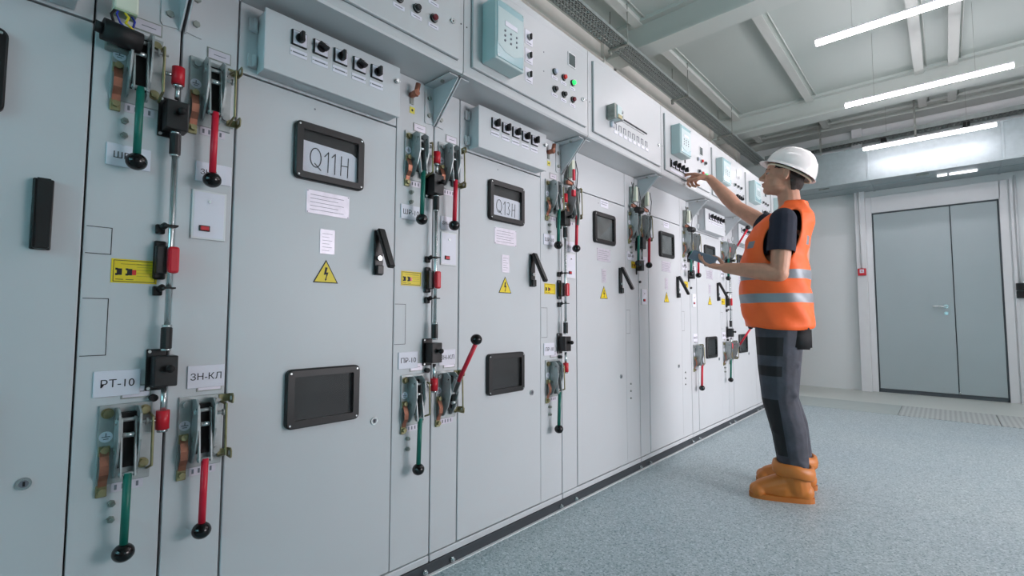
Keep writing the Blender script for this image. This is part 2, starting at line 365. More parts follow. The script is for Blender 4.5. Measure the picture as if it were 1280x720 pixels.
def cabinet(k, label, opened=True, full=True, lowwin=True, plates=True):
    b = B(k); c = thing('switchgear_cabinet', label, 'cabinet', (0, b, 0), 'row of grey switchgear cabinets')
    # body painted dark as shade behind the panel joints, side walls and frame rails
    mb(GAP).box((-.70, .004, .055), (-.022, P - .004, 1.905)).build('body', c)
    mb(PAINT).box((-.022, .003, .046), (.002, P - .003, .072), .003).build('bottom_rail', c)
    mb(PAINT).box((-.022, .003, .076), (0, .136, 1.905), .002).build('left_panel', c)
    W = mb(PAINT).box((-.022, .686, .076), (0, P - .003, 1.905), .002)
    W.build('right_panel', c)
    mb(PAINT).box((-.022, .141, ZT + .003), (0, .682, 1.905), .002).build('upper_fascia', c)
    # door
    D = mb(PAINT).box((-.022, .141, .078), (.0015, .682, ZT - .003), .0025).use(GREYINK).cyl((.0015, .37, 1.655), (.0022, .37, 1.655), .003, n=8).build('door', c)
    window(D, .305, .545, 1.415, 1.600, RECESS_REFL if k in (3, 4) else RECESS)
    if lowwin: window(D, .300, .545, .637, .818, RECESS)
    if plates:
        a = mb(ALU).box((.0018, .350, 1.312), (.003, .498, 1.388), .0006, 1); a.use(GREYINK)
        for i in range(5): a.box((.003, .362, 1.374 - .012 * i), (.0032, .478 - .02 * (i % 2), 1.3725 - .012 * i))
        for yy in (.354, .494):
            for zz in (1.316, 1.384): a.cyl((.003, yy, zz), (.0036, yy, zz), .002, n=6)
        a.build('data_plate', D)
        a = mb(ALU).box((.0018, .398, 1.185), (.003, .449, 1.266), .0006, 1); a.use(GREYINK)
        for i in range(6): a.box((.003, .406, 1.252 - .011 * i), (.0032, .440 - .01 * (i % 2), 1.2508 - .011 * i))
        a.build('rating_plate', D)
        yc, z0 = .421, 1.090
        a = mb(INK).prism([(yc - .043, z0), (yc + .043, z0), (yc, z0 + .076)], 'x', .0018, .0028)
        a.use(YELLOW).prism([(yc - .0375, z0 + .0032), (yc + .0375, z0 + .0032), (yc, z0 + .0695)], 'x', .0020, .0032)
        bolt = [(-.002, .052), (.005, .050), (.001, .034), (.0085, .035), (.001, .013), (.004, .014), (-.0015, .006), (-.004, .014), (-.0015, .013), (.002, .028), (-.007, .026)]
        a.use(INK).prism([(yc + u, z0 + v) for u, v in bolt], 'x', .003, .0037)
        a.build('warning_sign', D)
    hb, hl = handle_mesh(opened)
    o = hb.build('latch', D); o.location = (.0015, .613, 1.208)
    o = hl.build('latch_lever', D); o.location = (.0015, .613, 1.208)
    a = mb(STEEL).cyl((.0015, .611, .617), (.006, .611, .617), .013, n=18).use(GREYINK).cyl((.006, .611, .617), (.0066, .611, .617), .008, n=12).use(BLACK).box((.0064, .609, .612), (.007, .613, .622))
    a.build('lock', D)
    # gussets that carry the overhang
    for yy, sg in ((.004, 1), (P - .004, -1)):
        g = mb(PAINT).prism([(0, 1.745), (.006, 1.745), (.150, 1.895), (.150, 1.902), (0, 1.902)], 'y', yy, yy + sg * .004)
        g.prism([(yy, 1.750), (yy + sg * .04, 1.745), (yy + sg * .045, 1.752), (yy + sg * .045, 1.902), (yy, 1.902)], 'x', 0, .004)
        g.box((0, yy, 1.898), (.150, yy + sg * .045, 1.902))
        g.use(ZINCD)
        for zz in (1.78, 1.85): g.cyl((.004, yy + sg * .026, zz), (.011, yy + sg * .026, zz), .009, n=6, smooth=False)
        g.cyl((.085, yy + sg * .026, 1.898), (.085, yy + sg * .026, 1.891), .008, n=6, smooth=False)
        g.build('gusset_bracket', c)
    return c, D
CAB = {}
LB = ['far left grey cabinet cut by the photo edge, its black latch pressed shut',
      'grey cabinet with handwritten Q11H note in its window',
      'grey cabinet with handwritten Q13H note in its window and yellow triangle',
      'grey cabinet third from left whose window is empty under a relay box of yellow letters',
      'grey cabinet fourth in line with grey window, below the raised hand',
      'grey cabinet just left of the worker, phone held in front of its window',
      'grey cabinet hidden mostly by the worker, second from him leftward showing low window',
      'grey cabinet behind the worker\'s back, next to last of the row',
      'last grey cabinet of the row, hidden behind the worker', 'last grey cabinet of the row against the back wall']
LB[3] = 'grey cabinet with empty dark window and no lower window, under the printed slot panel'
LB[4] = 'grey cabinet with pale grey window, directly below the hand turning a switch'
LB[5] = 'grey cabinet between the red lower lever and the phone, dark window half hidden'
LB[6] = 'grey cabinet whose low window shows beside the worker\'s thigh'
for k in range(0, 9):
    CAB[k] = cabinet(k, LB[k], opened=(k > 0), lowwin=(k not in (3, 4)), plates=(k != 0))
# extra marks on the narrow panels (W = right panel of cabinet k, N = left panel of cabinet k)
def inspect_cover(k, z0, z1):
    c = CAB[k][0]; m = mb(GAP)
    y0, y1 = .690, .738
    for a, b_ in (((0, y0, z0), (.0006, y1, z0 + .0016)), ((0, y0, z1 - .0016), (.0006, y1, z1)), ((0, y1 - .0016, z0), (.0006, y1, z1))): m.box(a, b_)
    m.use(PAINT).box((0, y0, z0 + .002), (.0008, y1 - .002, z1 - .002)); m.build('inspection_cover', c)
inspect_cover(0, 1.129, 1.195); inspect_cover(0, .886, 1.023)
for k in (1, 2, 3, 4, 5, 6): inspect_cover(k, .878, 1.028)
def sticker(k, y0, z0, z1, w=.092):
    m = mb(YELLOW).box((.0003, y0, z0), (.0012, y0 + w, z1)); m.use(INK)
    for a, b_ in (((y0 + .004, z0 + .003), (y0 + w - .004, z0 + .0045)), ((y0 + .004, z1 - .0045), (y0 + w - .004, z1 - .003)), ((y0 + .004, z0 + .003), (y0 + .0052, z1 - .003)), ((y0 + w - .0052, z0 + .003), (y0 + w - .004, z1 - .003))):
        m.box((.0012, *a), (.0015, *b_))
    for j in range(5): m.box((.0012, y0 + .05, z0 + .018 + .0075 * j), (.0014, y0 + .083, z0 + .0185 + .0075 * j))
    m.box((.0012, y0 + .018, z1 - .0125), (.0014, y0 + .078, z1 - .0118))
    zc = (z0 + z1) / 2 - .002
    for yy in (y0 + .011, y0 + .031):
        m.box((.0012, yy, zc - .008), (.0016, yy + .010, zc + .008)).box((.0012, yy - .003, zc + .004), (.0016, yy + .002, zc + .009)).box((.0012, yy - .003, zc - .009), (.0016, yy + .002, zc - .004))
        m.box((.0012, yy - .002, z0 + .008), (.0014, yy + .013, z0 + .0095))
    m.use(REDL).box((.0012, y0 + .041, zc - .007), (.0016, y0 + .049, zc + .006)); m.build('notice_sticker', CAB[k][0])
sticker(0, .739, 1.062, 1.121)
for k in (1, 2, 5): sticker(k, .715, 1.098, 1.152)
sticker(3, .765, 1.300, 1.345, .075); sticker(4, .745, 1.215, 1.262, .075)
def rocker(k, y0=.038, z0=1.19, z1=1.325, w=.083):
    m = mb(WHITEP).box((.0003, y0, z0), (.006, y0 + w, z1), .002).use(WHITE).box((.006, y0 + .005, z0 + .005), (.0068, y0 + w - .005, z1 - .005), .0004, 1)
    m.use(STEEL).cyl((.0068, y0 + w * .5, z1 - .03), (.010, y0 + w * .5, z1 - .03), .004, n=10)
    m.use(BLACK).box((.0068, y0 + .018, z0 + .022), (.0105, y0 + .044, z0 + .038), .001, 1).use(REDP).box((.0100, y0 + .021, z0 + .0245), (.0125, y0 + .041, z0 + .0355), .001, 1)
    m.build('rocker_plate', CAB[k][0])
rocker(1); rocker(2); rocker(3); rocker(4, .03, 1.065, 1.17, .075); rocker(5, .03, 1.065, 1.17, .075)
def panel_label(k, side, txt, yo, z, w=.088, h=.055, size=.026, shift=0):
    m = MB(); y0 = yo; add_label(m, txt, y0, y0 + w, z - h / 2, z + h / 2, size, shift); m.build('label_plate', CAB[k][0])
TOPZ, LOWZ = 1.377, .818
panel_label(0, 'w', 'ШР-10', .718, TOPZ, .088, .055, .022); panel_label(0, 'w', 'РТ-10', .717, LOWZ, .090, .062)
panel_label(1, 'n', 'ЗН-1', .044, TOPZ, .088, .055, .020, -.012); panel_label(1, 'n', 'ЗН-КЛ', .045, LOWZ, .088, .060, .025)
for k in (1, 2, 3, 4, 5):
    panel_label(k, 'w', 'ШР-10', .708, TOPZ, .09)
    if k in (1, 2, 5): panel_label(k, 'w', 'ПР-10', .708, LOWZ, .086, .062)
    panel_label(k + 1, 'n', 'ЗН-1', .038, TOPZ - .015, .08, .055, .020, -.012)
    if k in (1, 4, 5): panel_label(k + 1, 'n', 'ЗН-КЛ', .036, LOWZ, .086, .062, .024)
for k in (3, 4):                          # loose bolts where no drive is fitted
    m = mb(ZINCD)
    for zz in (.56, .515, .47): m.cyl((0, .735, zz), (.006, .735, zz), .006, n=8)
    m.build('blanking_bolts', CAB[k][0])
    m = mb(WHITE).box((.0018, .39, 1.637), (.003, .48, 1.682), .0005, 1).use(GREYINK).box((.003, .40, 1.668), (.0033, .47, 1.671)).box((.003, .40, 1.655), (.0033, .46, 1.658)); m.build('paper_tag', CAB[k][1])
# earth tag high on the right panels
for k in (1, 2):
    m = mb(COPPER).cyl((.0, .748, 1.835), (.04, .748, 1.835), .012, n=10).cyl((.03, .748, 1.825), (.035, .755, 1.872), .010, n=8).use(ZINCD).box((0, .742, 1.80), (.004, .758, 1.83)); m.build('earth_stud', CAB[k][0])
    m = mb(PALEY).box((.0003, .742, 1.765), (.0015, .765, 1.79)).use(INK).cyl((.0015, .7535, 1.7775), (.0018, .7535, 1.7775), .005, n=8); m.build('earth_sticker', CAB[k][0])

# notes taped inside the windows
def note(k, rows, label, y0, y1, z0, z1, slope, strokes):
    o = thing('paper_note', label, 'paper', (.005, B(k), 0))
    m = mb(WHITE).prism([(y0, z0), (y1, z0 - slope * .2), (y1, z1 - slope), (y1 - .02, z1 - slope * .3), (y0, z1)], 'x', 0, .0008)
    m.use(INK).strokes(strokes, .0028, .0012); m.build('paper_note', o)
    return o
def ell(cy, cz, ry, rz, a0=0, a1=380, n=22): return [(cy + ry * math.cos(R(a0 + (a1 - a0) * i / n)), cz + rz * math.sin(R(a0 + (a1 - a0) * i / n))) for i in range(n + 1)]
q = [ell(.375, 1.494, .018, .031, 60, 440), [(.372, 1.475), (.393, 1.456)],
     [(.405, 1.505), (.418, 1.522), (.417, 1.455)], [(.430, 1.508), (.442, 1.522), (.441, 1.453)],
     [(.464, 1.520), (.462, 1.455)], [(.489, 1.519), (.487, 1.452)], [(.463, 1.488), (.488, 1.490)]]
note(1, 0, 'white paper note handwritten Q11H inside the window of a door', .329, .521, 1.441, 1.543, .015, q)
q = [ell(.375, 1.487, .017, .029, 60, 440), [(.372, 1.468), (.392, 1.452)], [(.405, 1.500), (.415, 1.514), (.414, 1.452)],
     [(.428, 1.510), (.440, 1.514), (.446, 1.503), (.437, 1.488), (.447, 1.474), (.440, 1.456), (.427, 1.460)],
     [(.464, 1.512), (.462, 1.452)], [(.484, 1.512), (.482, 1.450)], [(.463, 1.482), (.483, 1.484)]]
note(2, 0, 'white paper note handwritten Q13H inside the window of a door', .329, .521, 1.440, 1.532, .006, q)

# dark base rail with bolts
br = thing('base_rail', 'long dark steel rail under the whole row of grey cabinets', 'rail', (0, 0, 0))
mb(RAILP).box((-.70, YF + .3, 0), (.004, 7.235, .044), .002, 1).build('rail', br)
mb(WHITEP).box((.004, YF + .3, 0), (.016, 7.235, .004)).build('sealant_line', br)
for k in range(0, 10):
    for dy in (-.06, .075):
        y = B(k) + .035 + dy
        if y > 7.2: continue
        mb(STEEL).cyl((.004, y, .021), (.012, y, .021), .0105, n=6, smooth=False).cyl((.012, y, .021), (.022, y, .021), .006, n=10).build('bolt', br)

# ------------------------------------------------------------------ upper relay compartments
ZL, ZH, XF = 1.906, 2.365, .172
def upper(k, label):
    b = B(k); c = thing('relay_compartment', label, 'cabinet', (0, b, ZL), 'relay compartments above the cabinets')
    m = mb(PAINT2)
    m.prism([(-.30, 0), (XF - .004, 0), (XF, .008), (XF, ZH - ZL), (-.30, ZH - ZL)], 'y', .002, P - .002); m.build('body', c)
    d = mb(SEAM).box((XF - .001, .0375, .0375), (XF + .0006, .8325, .4185)).use(PAINT2).box((XF, .039, .039), (XF + .012, .831, .417), .003)
    D = d.build('door', c)
    mb(STEEL).cyl((XF + .012, .795, .17), (XF + .018, .795, .17), .010, n=14).use(BLACK).box((XF + .018, .793, .166), (XF + .0185, .797, .174)).build('lock', D)
    m = mb(BLACK)
    for zz in (.19,): m.cyl((XF, .016, zz), (XF + .001, .016, zz), .003, n=8).cyl((XF, P - .014, zz), (XF + .001, P - .014, zz), .003, n=8)
    m.build('rivets', c)
    return c, D
XD = XF + .012
def lamp(D, u, z, m_, lab=None, tagp=True, base=BLACK):
    a = mb(base).cyl((XD, u, z), (XD + .006, u, z), .0155, n=18).use(ZINC).cyl((XD + .006, u, z), (XD + .008, u, z), .0125, n=18).use(m_).cyl((XD + .008, u, z), (XD + .018, u, z), .0115, .0095, n=16)
    a.build('indicator_lamp', D, label=lab)
    if tagp:
        a = mb(WHITE).box((XD, u - .023, z - .036), (XD + .0015, u + .023, z - .021), .0004, 1).use(GREYINK).box((XD + .0015, u - .014, z - .030), (XD + .0018, u + .014, z - .0275)); a.build('lamp_tag', D)
def flat_switch(D, u, z):
    a = mb(WHITE).box((XD, u - .026, z - .034), (XD + .002, u + .026, z + .03), .0005, 1).use(ZINC).cyl((XD + .002, u, z), (XD + .012, u, z), .013, n=14).use(BLACK).box((XD + .012, u - .004, z - .013), (XD + .020, u + .004, z + .013), .002)
    a.use(GREYINK).box((XD + .002, u - .016, z - .027), (XD + .0023, u + .016, z - .024)); a.build('toggle_switch', D)
def relay(D, u0, u1, z0, z1, dep=.075):
    a = mb(RELAYG).box((XD, u0, z0), (XD + dep, u1, z1), .006); a.use(GLASS if False else RELAYF).box((XD + dep - .001, u0 + .007, z0 + .009), (XD + dep + .003, u1 - .007, z1 - .009), .002)
    w = u1 - u0; h = z1 - z0; x = XD + dep + .003
    a.use(RELAYG).prism([(u0 + .012, z0 + .25 * h), (u0 + .3 * w, z0 + .17 * h), (u0 + .6 * w, z0 + .15 * h), (u1 - .012, z0 + .25 * h), (u1 - .012, z1 - .15 * h), (u0 + .012, z1 - .15 * h)], 'x', x, x + .001)
    a.use(WHITE).box((x + .001, u0 + .3 * w, z0 + .60 * h), (x + .0025, u0 + .72 * w, z0 + .68 * h)); a.use(GREYINK)
    for i in range(3):
        for j in range(3): a.cyl((x + .001, u0 + w * (.3 + .2 * i), z0 + h * (.35 + .08 * j)), (x + .003, u0 + w * (.3 + .2 * i), z0 + h * (.35 + .08 * j)), .0045, n=8)
    a.use(STEEL)
    for uu in (u0 + .012, u1 - .012):
        for zz in (z0 + .014, z1 - .014): a.cyl((x, uu, zz), (x + .002, uu, zz), .003, n=8)
    a.build('protection_relay', D)
def display(D, u, z, s=.026):
    a = mb(WHITEP).box((XD, u - s - .006, z - s * 1.1 - .006), (XD + .004, u + s + .006, z + s * 1.1 + .006), .001, 1).use(SCREEN).box((XD + .004, u - s, z - s * 1.1), (XD + .005, u + s, z + s * 1.1)); a.build('display', D)
def cam_switch_on(D, u, z, x0, ang, s=.025):
    """square black/white plate rotary switch with a black knob, child of D"""
    a = mb(BLACK).box((x0, u - s, z - s), (x0 + .006, u + s, z + s), .001, 1).use(WHITE).box((x0 + .006, u - s + .004, z - s + .003), (x0 + .008, u + s - .002, z + s - .003))
    a.use(BLACK).cyl((x0 + .008, u, z), (x0 + .016, u, z), s * .58, n=16)
    t = bmesh.new(); r = bmesh.ops.create_cube(t, size=1.)
    for v in t.verts: v.co = Vector((v.co.x * .02 + .01, v.co.y * s * .45, v.co.z * s * 1.35))
    bmesh.ops.bevel(t, geom=t.edges[:], offset=.002, segments=1, affect='EDGES')
    a.merge(t, Matrix.Translation((x0 + .014, u, z)) @ Matrix.Rotation(R(ang), 4, 'X'), False)
    a.build('rotary_switch', D)
UP = {}
LU = ['relay compartment at far left above the first cabinet, outside the frame', 'relay compartment with row of black push buttons above the Q11H cabinet', 'relay compartment with glowing green lamp above the Q13H cabinet',
      'relay compartment with a small grey terminal box and a printed slot scheme', 'relay compartment the worker touches, four black knobs below its relay',
      'relay compartment just right of the raised hand, pale relay box on it', 'relay compartment nearest the worker\'s face', 'relay compartment hidden behind the worker\'s head, left one', 'last relay compartment of the row, hidden behind the worker\'s head and shoulder', 'last relay compartment against the back wall']
for k in range(0, 9): UP[k] = upper(k, LU[k])
def z_(v): return v - ZL
def lamp_set(k):
    D = UP[k][1]
    for u, m1, m2 in ((.560, WHITEL, BLACK), (.632, REDL, BLACK), (.706, GREENL, DARKRED)):
        lamp(D, u, z_(2.128), m1 if k != 1 else BLACK, {'GREENL': 'glowing green lamp'}.get('GREENL') if (m1 is GREENL and k != 1) else ('red lamp' if m1 is REDL and k != 1 else None))
        lamp(D, u, z_(2.044), m2, 'dark red push button' if m2 is DARKRED else 'black push button')
    display(D, .700, z_(2.24))
for k in (1, 2): lamp_set(k)
D = UP[1][1]; relay(D, .085, .25, z_(1.97), z_(2.21))
D = UP[2][1]; relay(D, .085, .255, z_(1.975), z_(2.222))
for zz in (2.21, 2.126, 2.04): flat_switch(D, .373, z_(zz))
a = mb(GREYINK)
for u in (.48,):
    for zz in (2.19, 2.10): a.cyl((XD, u, z_(zz)), (XD + .001, u, z_(zz)), .003, n=8)
a.build('rivets', D)
# cabinet 3: terminal box and printed scheme
D = UP[3][1]
a = mb(ZINCD).box((XD, .165, z_(2.045)), (XD + .05, .185, z_(2.125)), .002).use(RELAYG).box((XD, .185, z_(2.05)), (XD + .055, .235, z_(2.12)), .003).use(ZINC)
for i in range(3): a.box((XD, .225, z_(2.055 + .02 * i)), (XD + .05, .262, z_(2.069 + .02 * i)), .002)
a.use(OLIVE).box((XD + .05, .19, z_(2.05)), (XD + .058, .23, z_(2.07))).use(WHITE).cyl((XD + .01, .205, z_(2.045)), (XD + .01, .21, z_(2.015)), .009, n=8).use(ZINCD).sph((XD + .02, .225, z_(2.135)), .012, 10)
a.build('terminal_box', D)
a = mb(INK).box((XD, .29, z_(2.098)), (XD + .003, .635, z_(2.106))).use(ZINC).box((XD, .29, z_(2.085)), (XD + .003, .60, z_(2.090))).use(GREYINK)
for i in range(8):
    u = .24 + i * .053
    a.box((XD, u, z_(2.052)), (XD + .0015, u + .004, z_(2.02))).box((XD, u, z_(2.05)), (XD + .0015, u + .028, z_(2.053))).box((XD, u + .024, z_(2.052)), (XD + .0015, u + .028, z_(2.02)))
a.use(WHITE)
for i in range(8):
    u = .24 + i * .053; a.box((XD, u + .004, z_(1.995)), (XD + .0018, u + .04, z_(2.012)))
a.build('printed_scheme', D)
# cabinet 4
D = UP[4][1]; relay(D, .125, .30, z_(2.065), z_(2.265), .065)
a = mb(BLACK).box((XD, .345, z_(2.06)), (XD + .006, .352, z_(2.27))).box((XD, .30, z_(2.262)), (XD + .006, .352, z_(2.27))); a.build('black_bracket', D)
a = mb(BLACK).box((XD, .105, z_(1.975)), (XD + .004, .112, z_(2.035))).use(WHITE).box((XD, .112, z_(1.955)), (XD + .001, .40, z_(1.972))); a.build('switch_scale', D)
for i in range(4): cam_switch_on(D, .145 + .063 * i, z_(2.005), XD, (0, 8, 0, 15)[i], .024)
display(D, .655, z_(2.225), .026)
for u, z, m_ in ((.59, 2.15, WHITEL), (.66, 2.15, REDL), (.73, 2.15, BLACK), (.60, 2.06, BLACK), (.665, 2.06, REDL), (.735, 2.06, GREENL)): lamp(D, u, z_(z), m_, 'glowing green lamp' if m_ is GREENL else None, False, ZINC)
for k in (5, 6, 7, 8):
    D = UP[k][1]; relay(D, .11, .30, z_(2.055), z_(2.255), .055); display(D, .66, z_(2.24), .03)
    for u in (.56, .64, .72): lamp(D, u, z_(2.13), BLACK, 'black push button', True, ZINC)
    for i in range(4): cam_switch_on(D, .56 + .05 * i, z_(2.03), XD, 0, .02)

# ------------------------------------------------------------------ small control boxes under the overhang
def control_box(k, label, angs):
    c = thing('control_box', label, 'control box', (0, B(k), 1.700), 'control boxes with rotary switches under the overhang')
    y0, y1, h, X1 = .185, .652, .180, .062
    Bd = mb(PAINT).box((.001, y0 + .004, 0), (X1 - .006, y1 - .004, h), .003).build('housing', c)
    F = mb(PAINT).box((X1 - .004, y0, -.002), (X1 + .004, y1, h + .002), .003).build('front_cover', c)
    for zz in (.035, h - .035): mb(PAINT).box((.0, y0 - .022, zz - .020), (.010, y0 + .003, zz + .020), .002).cyl((.012, y0 - .006, zz - .018), (.012, y0 - .006, zz + .018), .006, n=10).build('hinge', c)
    for i in range(5):
        u = .284 + .0675 * i
        cam_switch_on(F, u, .125, X1 + .004, angs[i], .0235)
        a = mb(WHITE).box((X1 + .004, u - .026, .070), (X1 + .0055, u + .026, .092), .0004, 1).use(GREYINK).box((X1 + .0055, u - .018, .079), (X1 + .0058, u + .018, .083)).use(ZINCD)
        for s in (-1, 1): a.cyl((X1 + .0055, u + s * .0225, .081), (X1 + .0065, u + s * .0225, .081), .002, n=6)
        a.build('switch_tag', F)
    mb(STEEL).cyl((X1 + .004, y1 - .016, .125), (X1 + .016, y1 - .016, .125), .008, n=12).build('thumb_screw', F)
    return c
control_box(0, 'control box above the far left door, only its corner in the photo', (0, 90, 0, 90, 0))
control_box(1, 'control box with five rotary switches above the Q11H window', (0, 70, 0, 70, 0))
control_box(2, 'control box with five rotary switches above the Q13H window', (5, 0, 0, 5, 0))
control_box(5, 'small control box with dark knobs under the worker\'s raised forearm', (0, 0, 0, 0, 0))
control_box(6, 'control box below the raised elbow, beside the vest', (0, 70, 70, 0, 0))

# ------------------------------------------------------------------ switch drives
def rod_points(state):
    # pivot and lever direction in the x-z plane (origin: plate top centre)
    if state == 'down': return (.034, -.035), (.052, -.165), (.046, -.330)
    return (.045, -.085), (.080, -.028), (.178, .118)
def drive(kind, state, label, y, z, group, extra=None):
    c = thing('switch_drive', label, 'switch drive', (0, y, z), group)
    g = kind == 'green'
    a = mb(ZINC).box((0.0005, -.052, -.188), (.006, .052, 0), .002).build('mounting_plate', c)
    for sy in (-.036, .036):
        for sz in (-.020,) + ((-.150,) if sy > 0 else ()):
            mb(OLIVE if g else ZINC).cyl((.006, sy, sz), (.0085, sy, sz), .0125, n=18).cyl((.0085, sy, sz), (.016, sy, sz), .0095, n=6, smooth=False).build('bolt', a)
    # earth symbol sticker
    mb(WHITE).cyl((.006, -.037, -.075), (.0068, -.037, -.075), .013, n=18).use(GREYINK).box((.0068, -.045, -.076), (.0071, -.029, -.074)).box((.0068, -.042, -.081), (.0071, -.032, -.079)).box((.0068, -.038, -.074), (.0071, -.036, -.066)).build('earth_symbol', a)
    # two cheeks
    for sy in (-.020, .020):
        ch = mb(ZINC).prism([(.004, -.008), (.036, -.004), (.058, -.020), (.060, -.082), (.044, -.135), (.020, -.172), (.004, -.176)], 'y', sy - .0022, sy + .0022)
        ch.use(BLACKM).cyl((.046, sy - .0024, -.030), (.046, sy + .0024, -.030), .003, n=8).use(ZINCD).cyl((.024, sy - .0045, -.110), (.024, sy + .0045, -.110), .006, n=6, smooth=False)
        ch.use(ZINC).cyl((.034, sy - .006, -.040), (.034, sy + .006, -.040), .007, n=12)
        ch.build('cheek_plate', c)
    mb(BLACKM).box((.004, -.0175, -.150), (.022, .0175, -.020)).build('spring_block', c)
    lp = [(.006, .046, -.030), (.046, .046, -.034), (.050, .046, -.150), (.006, .046, -.165)] if g else [(.012, .044, -.020), (.052, .046, -.024), (.056, .046, -.155), (.012, .044, -.168)]
    mb(OLIVE).tube(lp, .0032, 8).build('guard_loop', c)
    pv, j, e = rod_points(state)
    f = mb(ZINC)
    for sy in (-.0135, .0135):
        f.prism([(pv[0] - .006, pv[1] + .006), (pv[0] + .007, pv[1] + .004), (j[0] + .007, j[1]), (j[0] - .006, j[1] - .002)] if state == 'down' else [(pv[0] - .008, pv[1]), (j[0] - .008, j[1] + .008), (j[0] + .006, j[1] + .002), (pv[0] + .008, pv[1] - .006)], 'y', sy - .0018, sy + .0018)
    f.cyl((pv[0], -.024, pv[1]), (pv[0], .024, pv[1]), .005, n=10).cyl((j[0], -.018, j[1] + .006), (j[0], .018, j[1] + .006), .0045, n=10)
    f.use(STEEL).cyl((pv[0] + .008, -.012, pv[1] - .035), (pv[0] + .008, .012, pv[1] - .035), .0065, n=12)
    f.build('fork', c)
    L = mb(GREEN if g else RED).cyl((j[0], 0, j[1] + (.008 if state == 'down' else -.006)), (e[0], 0, e[1]), .0085, n=14).build('lever', c, label='green lever' if g else 'red lever')
    mb(BALL).sph((e[0], 0, e[1] - (.012 if state == 'down' else -.012)), .0225, 20, (1, 1, .93)).build('knob', L)
    # copper earthing strap on the left
    s = mb(COPPER); pts = [(.010, -.105), (.018, -.118), (.026, -.138), (.024, -.160), (.012, -.176), (.008, -.190)]
    for (x0, z0), (x1, z1) in zip(pts[:-1], pts[1:]): s.prism([(x0, z0), (x1, z1), (x1 - .004, z1 - .001), (x0 - .004, z0 - .001)], 'y', -.048, -.031)
    s.build('earth_strap', c, label='copper strap')
    mb(OLIVE).box((.006, -.050, -.120), (.012, -.028, -.096), .002).cyl((.012, -.039, -.104), (.020, -.039, -.104), .0085, n=6, smooth=False).build('strap_clamp', c)
    mb(OLIVE).box((.0005, -.051, -.215), (.008, -.030, -.186), .002).cyl((.008, -.040, -.200), (.018, -.040, -.200), .008, n=6, smooth=False).build('strap_clamp', c)
    # name plate above and marks below
    a = mb(ZINCD).box((.0005, -.012, .010), (.0022, .048, .042)).use(ALU).box((.0022, -.009, .013), (.0028, .045, .039)).use(GREYINK).box((.0028, .004, .0245), (.0031, .034, .0265)); a.build('name_plate', c)
    a = mb(ALU).box((.0005, -.022, -.210), (.0018, .040, -.188)).use(GREYINK)
    for i in range(4): a.box((.0018, -.016 + .014 * i, -.205), (.0022, -.011 + .014 * i, -.193))
    a.build('position_plate', c)
    if g:
        for zz in (-.235, -.272): mb(ZINCD).cyl((.0005, -.020, zz), (.009, -.020, zz), .008, n=6, smooth=False).cyl((.009, -.020, zz), (.016, -.020, zz), .005, n=8).build('stud', c)
        a = mb(ZINC).cyl((.030, .022, -.045), (.030, .058, -.045), .004, n=10).cyl((.030, .034, -.045), (.030, .040, -.045), .009, n=10).cyl((.030, .046, -.045), (.030, .050, -.045), .008, n=6, smooth=False)
        a.build('link_pin', c)
    else:
        for zz in (-.012, -.160):
            a = mb(OLIVE).box((.006, .040, zz - .010), (.010, .066, zz + .010), .001, 1)
            a.prism([(.008, zz - .013), (.040, zz - .013), (.043, zz - .008), (.043, zz + .006), (.036, zz + .014), (.008, zz + .011)], 'y', .064, .067)
            a.use(WHITEP).cyl((.029, .0638, zz), (.029, .0672, zz), .0065, n=12).build('lock_tab', c)
        mb(ZINC).cyl((.028, .022, -.048), (.028, .055, -.048), .0045, n=10).cyl((.028, .044, -.048), (.028, .048, -.048), .009, n=8).build('link_pin', c)
    return c
def motor(y, z, label, tb=True, wires=True):
    c = thing('interlock_coil', label, 'coil', (0, y, z))
    mb(ZINCD).box((.0005, -.028, -.025), (.028, .028, .022), .002).build('bracket', c)
    mb(BLACKM).cyl((.058, -.040, .0), (.052, .034, -.004), .0255, n=24).cyl((.058, -.040, .0), (.059, -.054, .001), .013, n=16).cyl((.028, .0, .0), (.045, .0, .0), .02, n=12).build('coil', c)
    if tb:
        a = mb(TERM).box((.022, -.022, .062), (.060, .026, .105), .005).use(TERMG).box((.020, -.020, .058), (.058, .024, .064), .002); a.build('terminal_block', c)
    if wires:
        mb(BLUEW).tube([(.050, -.012, .060), (.062, -.016, .045), (.056, -.008, .030), (.060, .0, .020)], .0022).tube([(.045, .014, .060), (.055, .020, .045), (.050, .016, .020), (.04, .02, .01)], .0022).build('blue_wire', c)
        mb(YELLOW).tube([(.052, 0, .060), (.066, .006, .044), (.058, .002, .032), (.064, .012, .022), (.060, .020, .018)], .0025).build('yellow_wire', c)
        mb(BLACKM).tube([(.05, -.018, .06), (.062, -.026, .04), (.06, -.02, .022)], .003).build('black_wire', c)
    return c
GR = 'green lever switch drives'; RD = 'red lever switch drives'
YG, YR = -.090, .072
drive('green', 'down', 'green-lever switch drive above the ШР label at far left, under a black coil', B(1) - .092, 1.700, GR)
drive('red', 'down', 'red-lever switch drive top left, beside the coil-topped green one', B(1) + YR, 1.690, RD)
drive('green', 'down', 'green-lever switch drive at lower left under the РТ-10 label', B(1) - .080, .768, GR)
drive('red', 'down', 'red-lever switch drive at lower left under the ЗН-КЛ label', B(1) + .080, .768, RD)
drive('green', 'down', 'upper green-lever switch drive immediately right of the Q11H cabinet door', B(2) + YG, 1.690, GR)
drive('red', 'down', 'upper red-lever switch drive between the Q11H and Q13H windows', B(2) + YR, 1.690, RD)
drive('green', 'down', 'lower green-lever switch drive right of the Q11H cabinet door', B(2) + YG, .765, GR)
drive('red', 'up', 'lower switch drive with red lever raised, left of the Q13H low window', B(2) + YR, .765, RD)
drive('green', 'down', 'upper green-lever switch drive immediately right of the Q13H window', B(3) + YG, 1.690, GR)
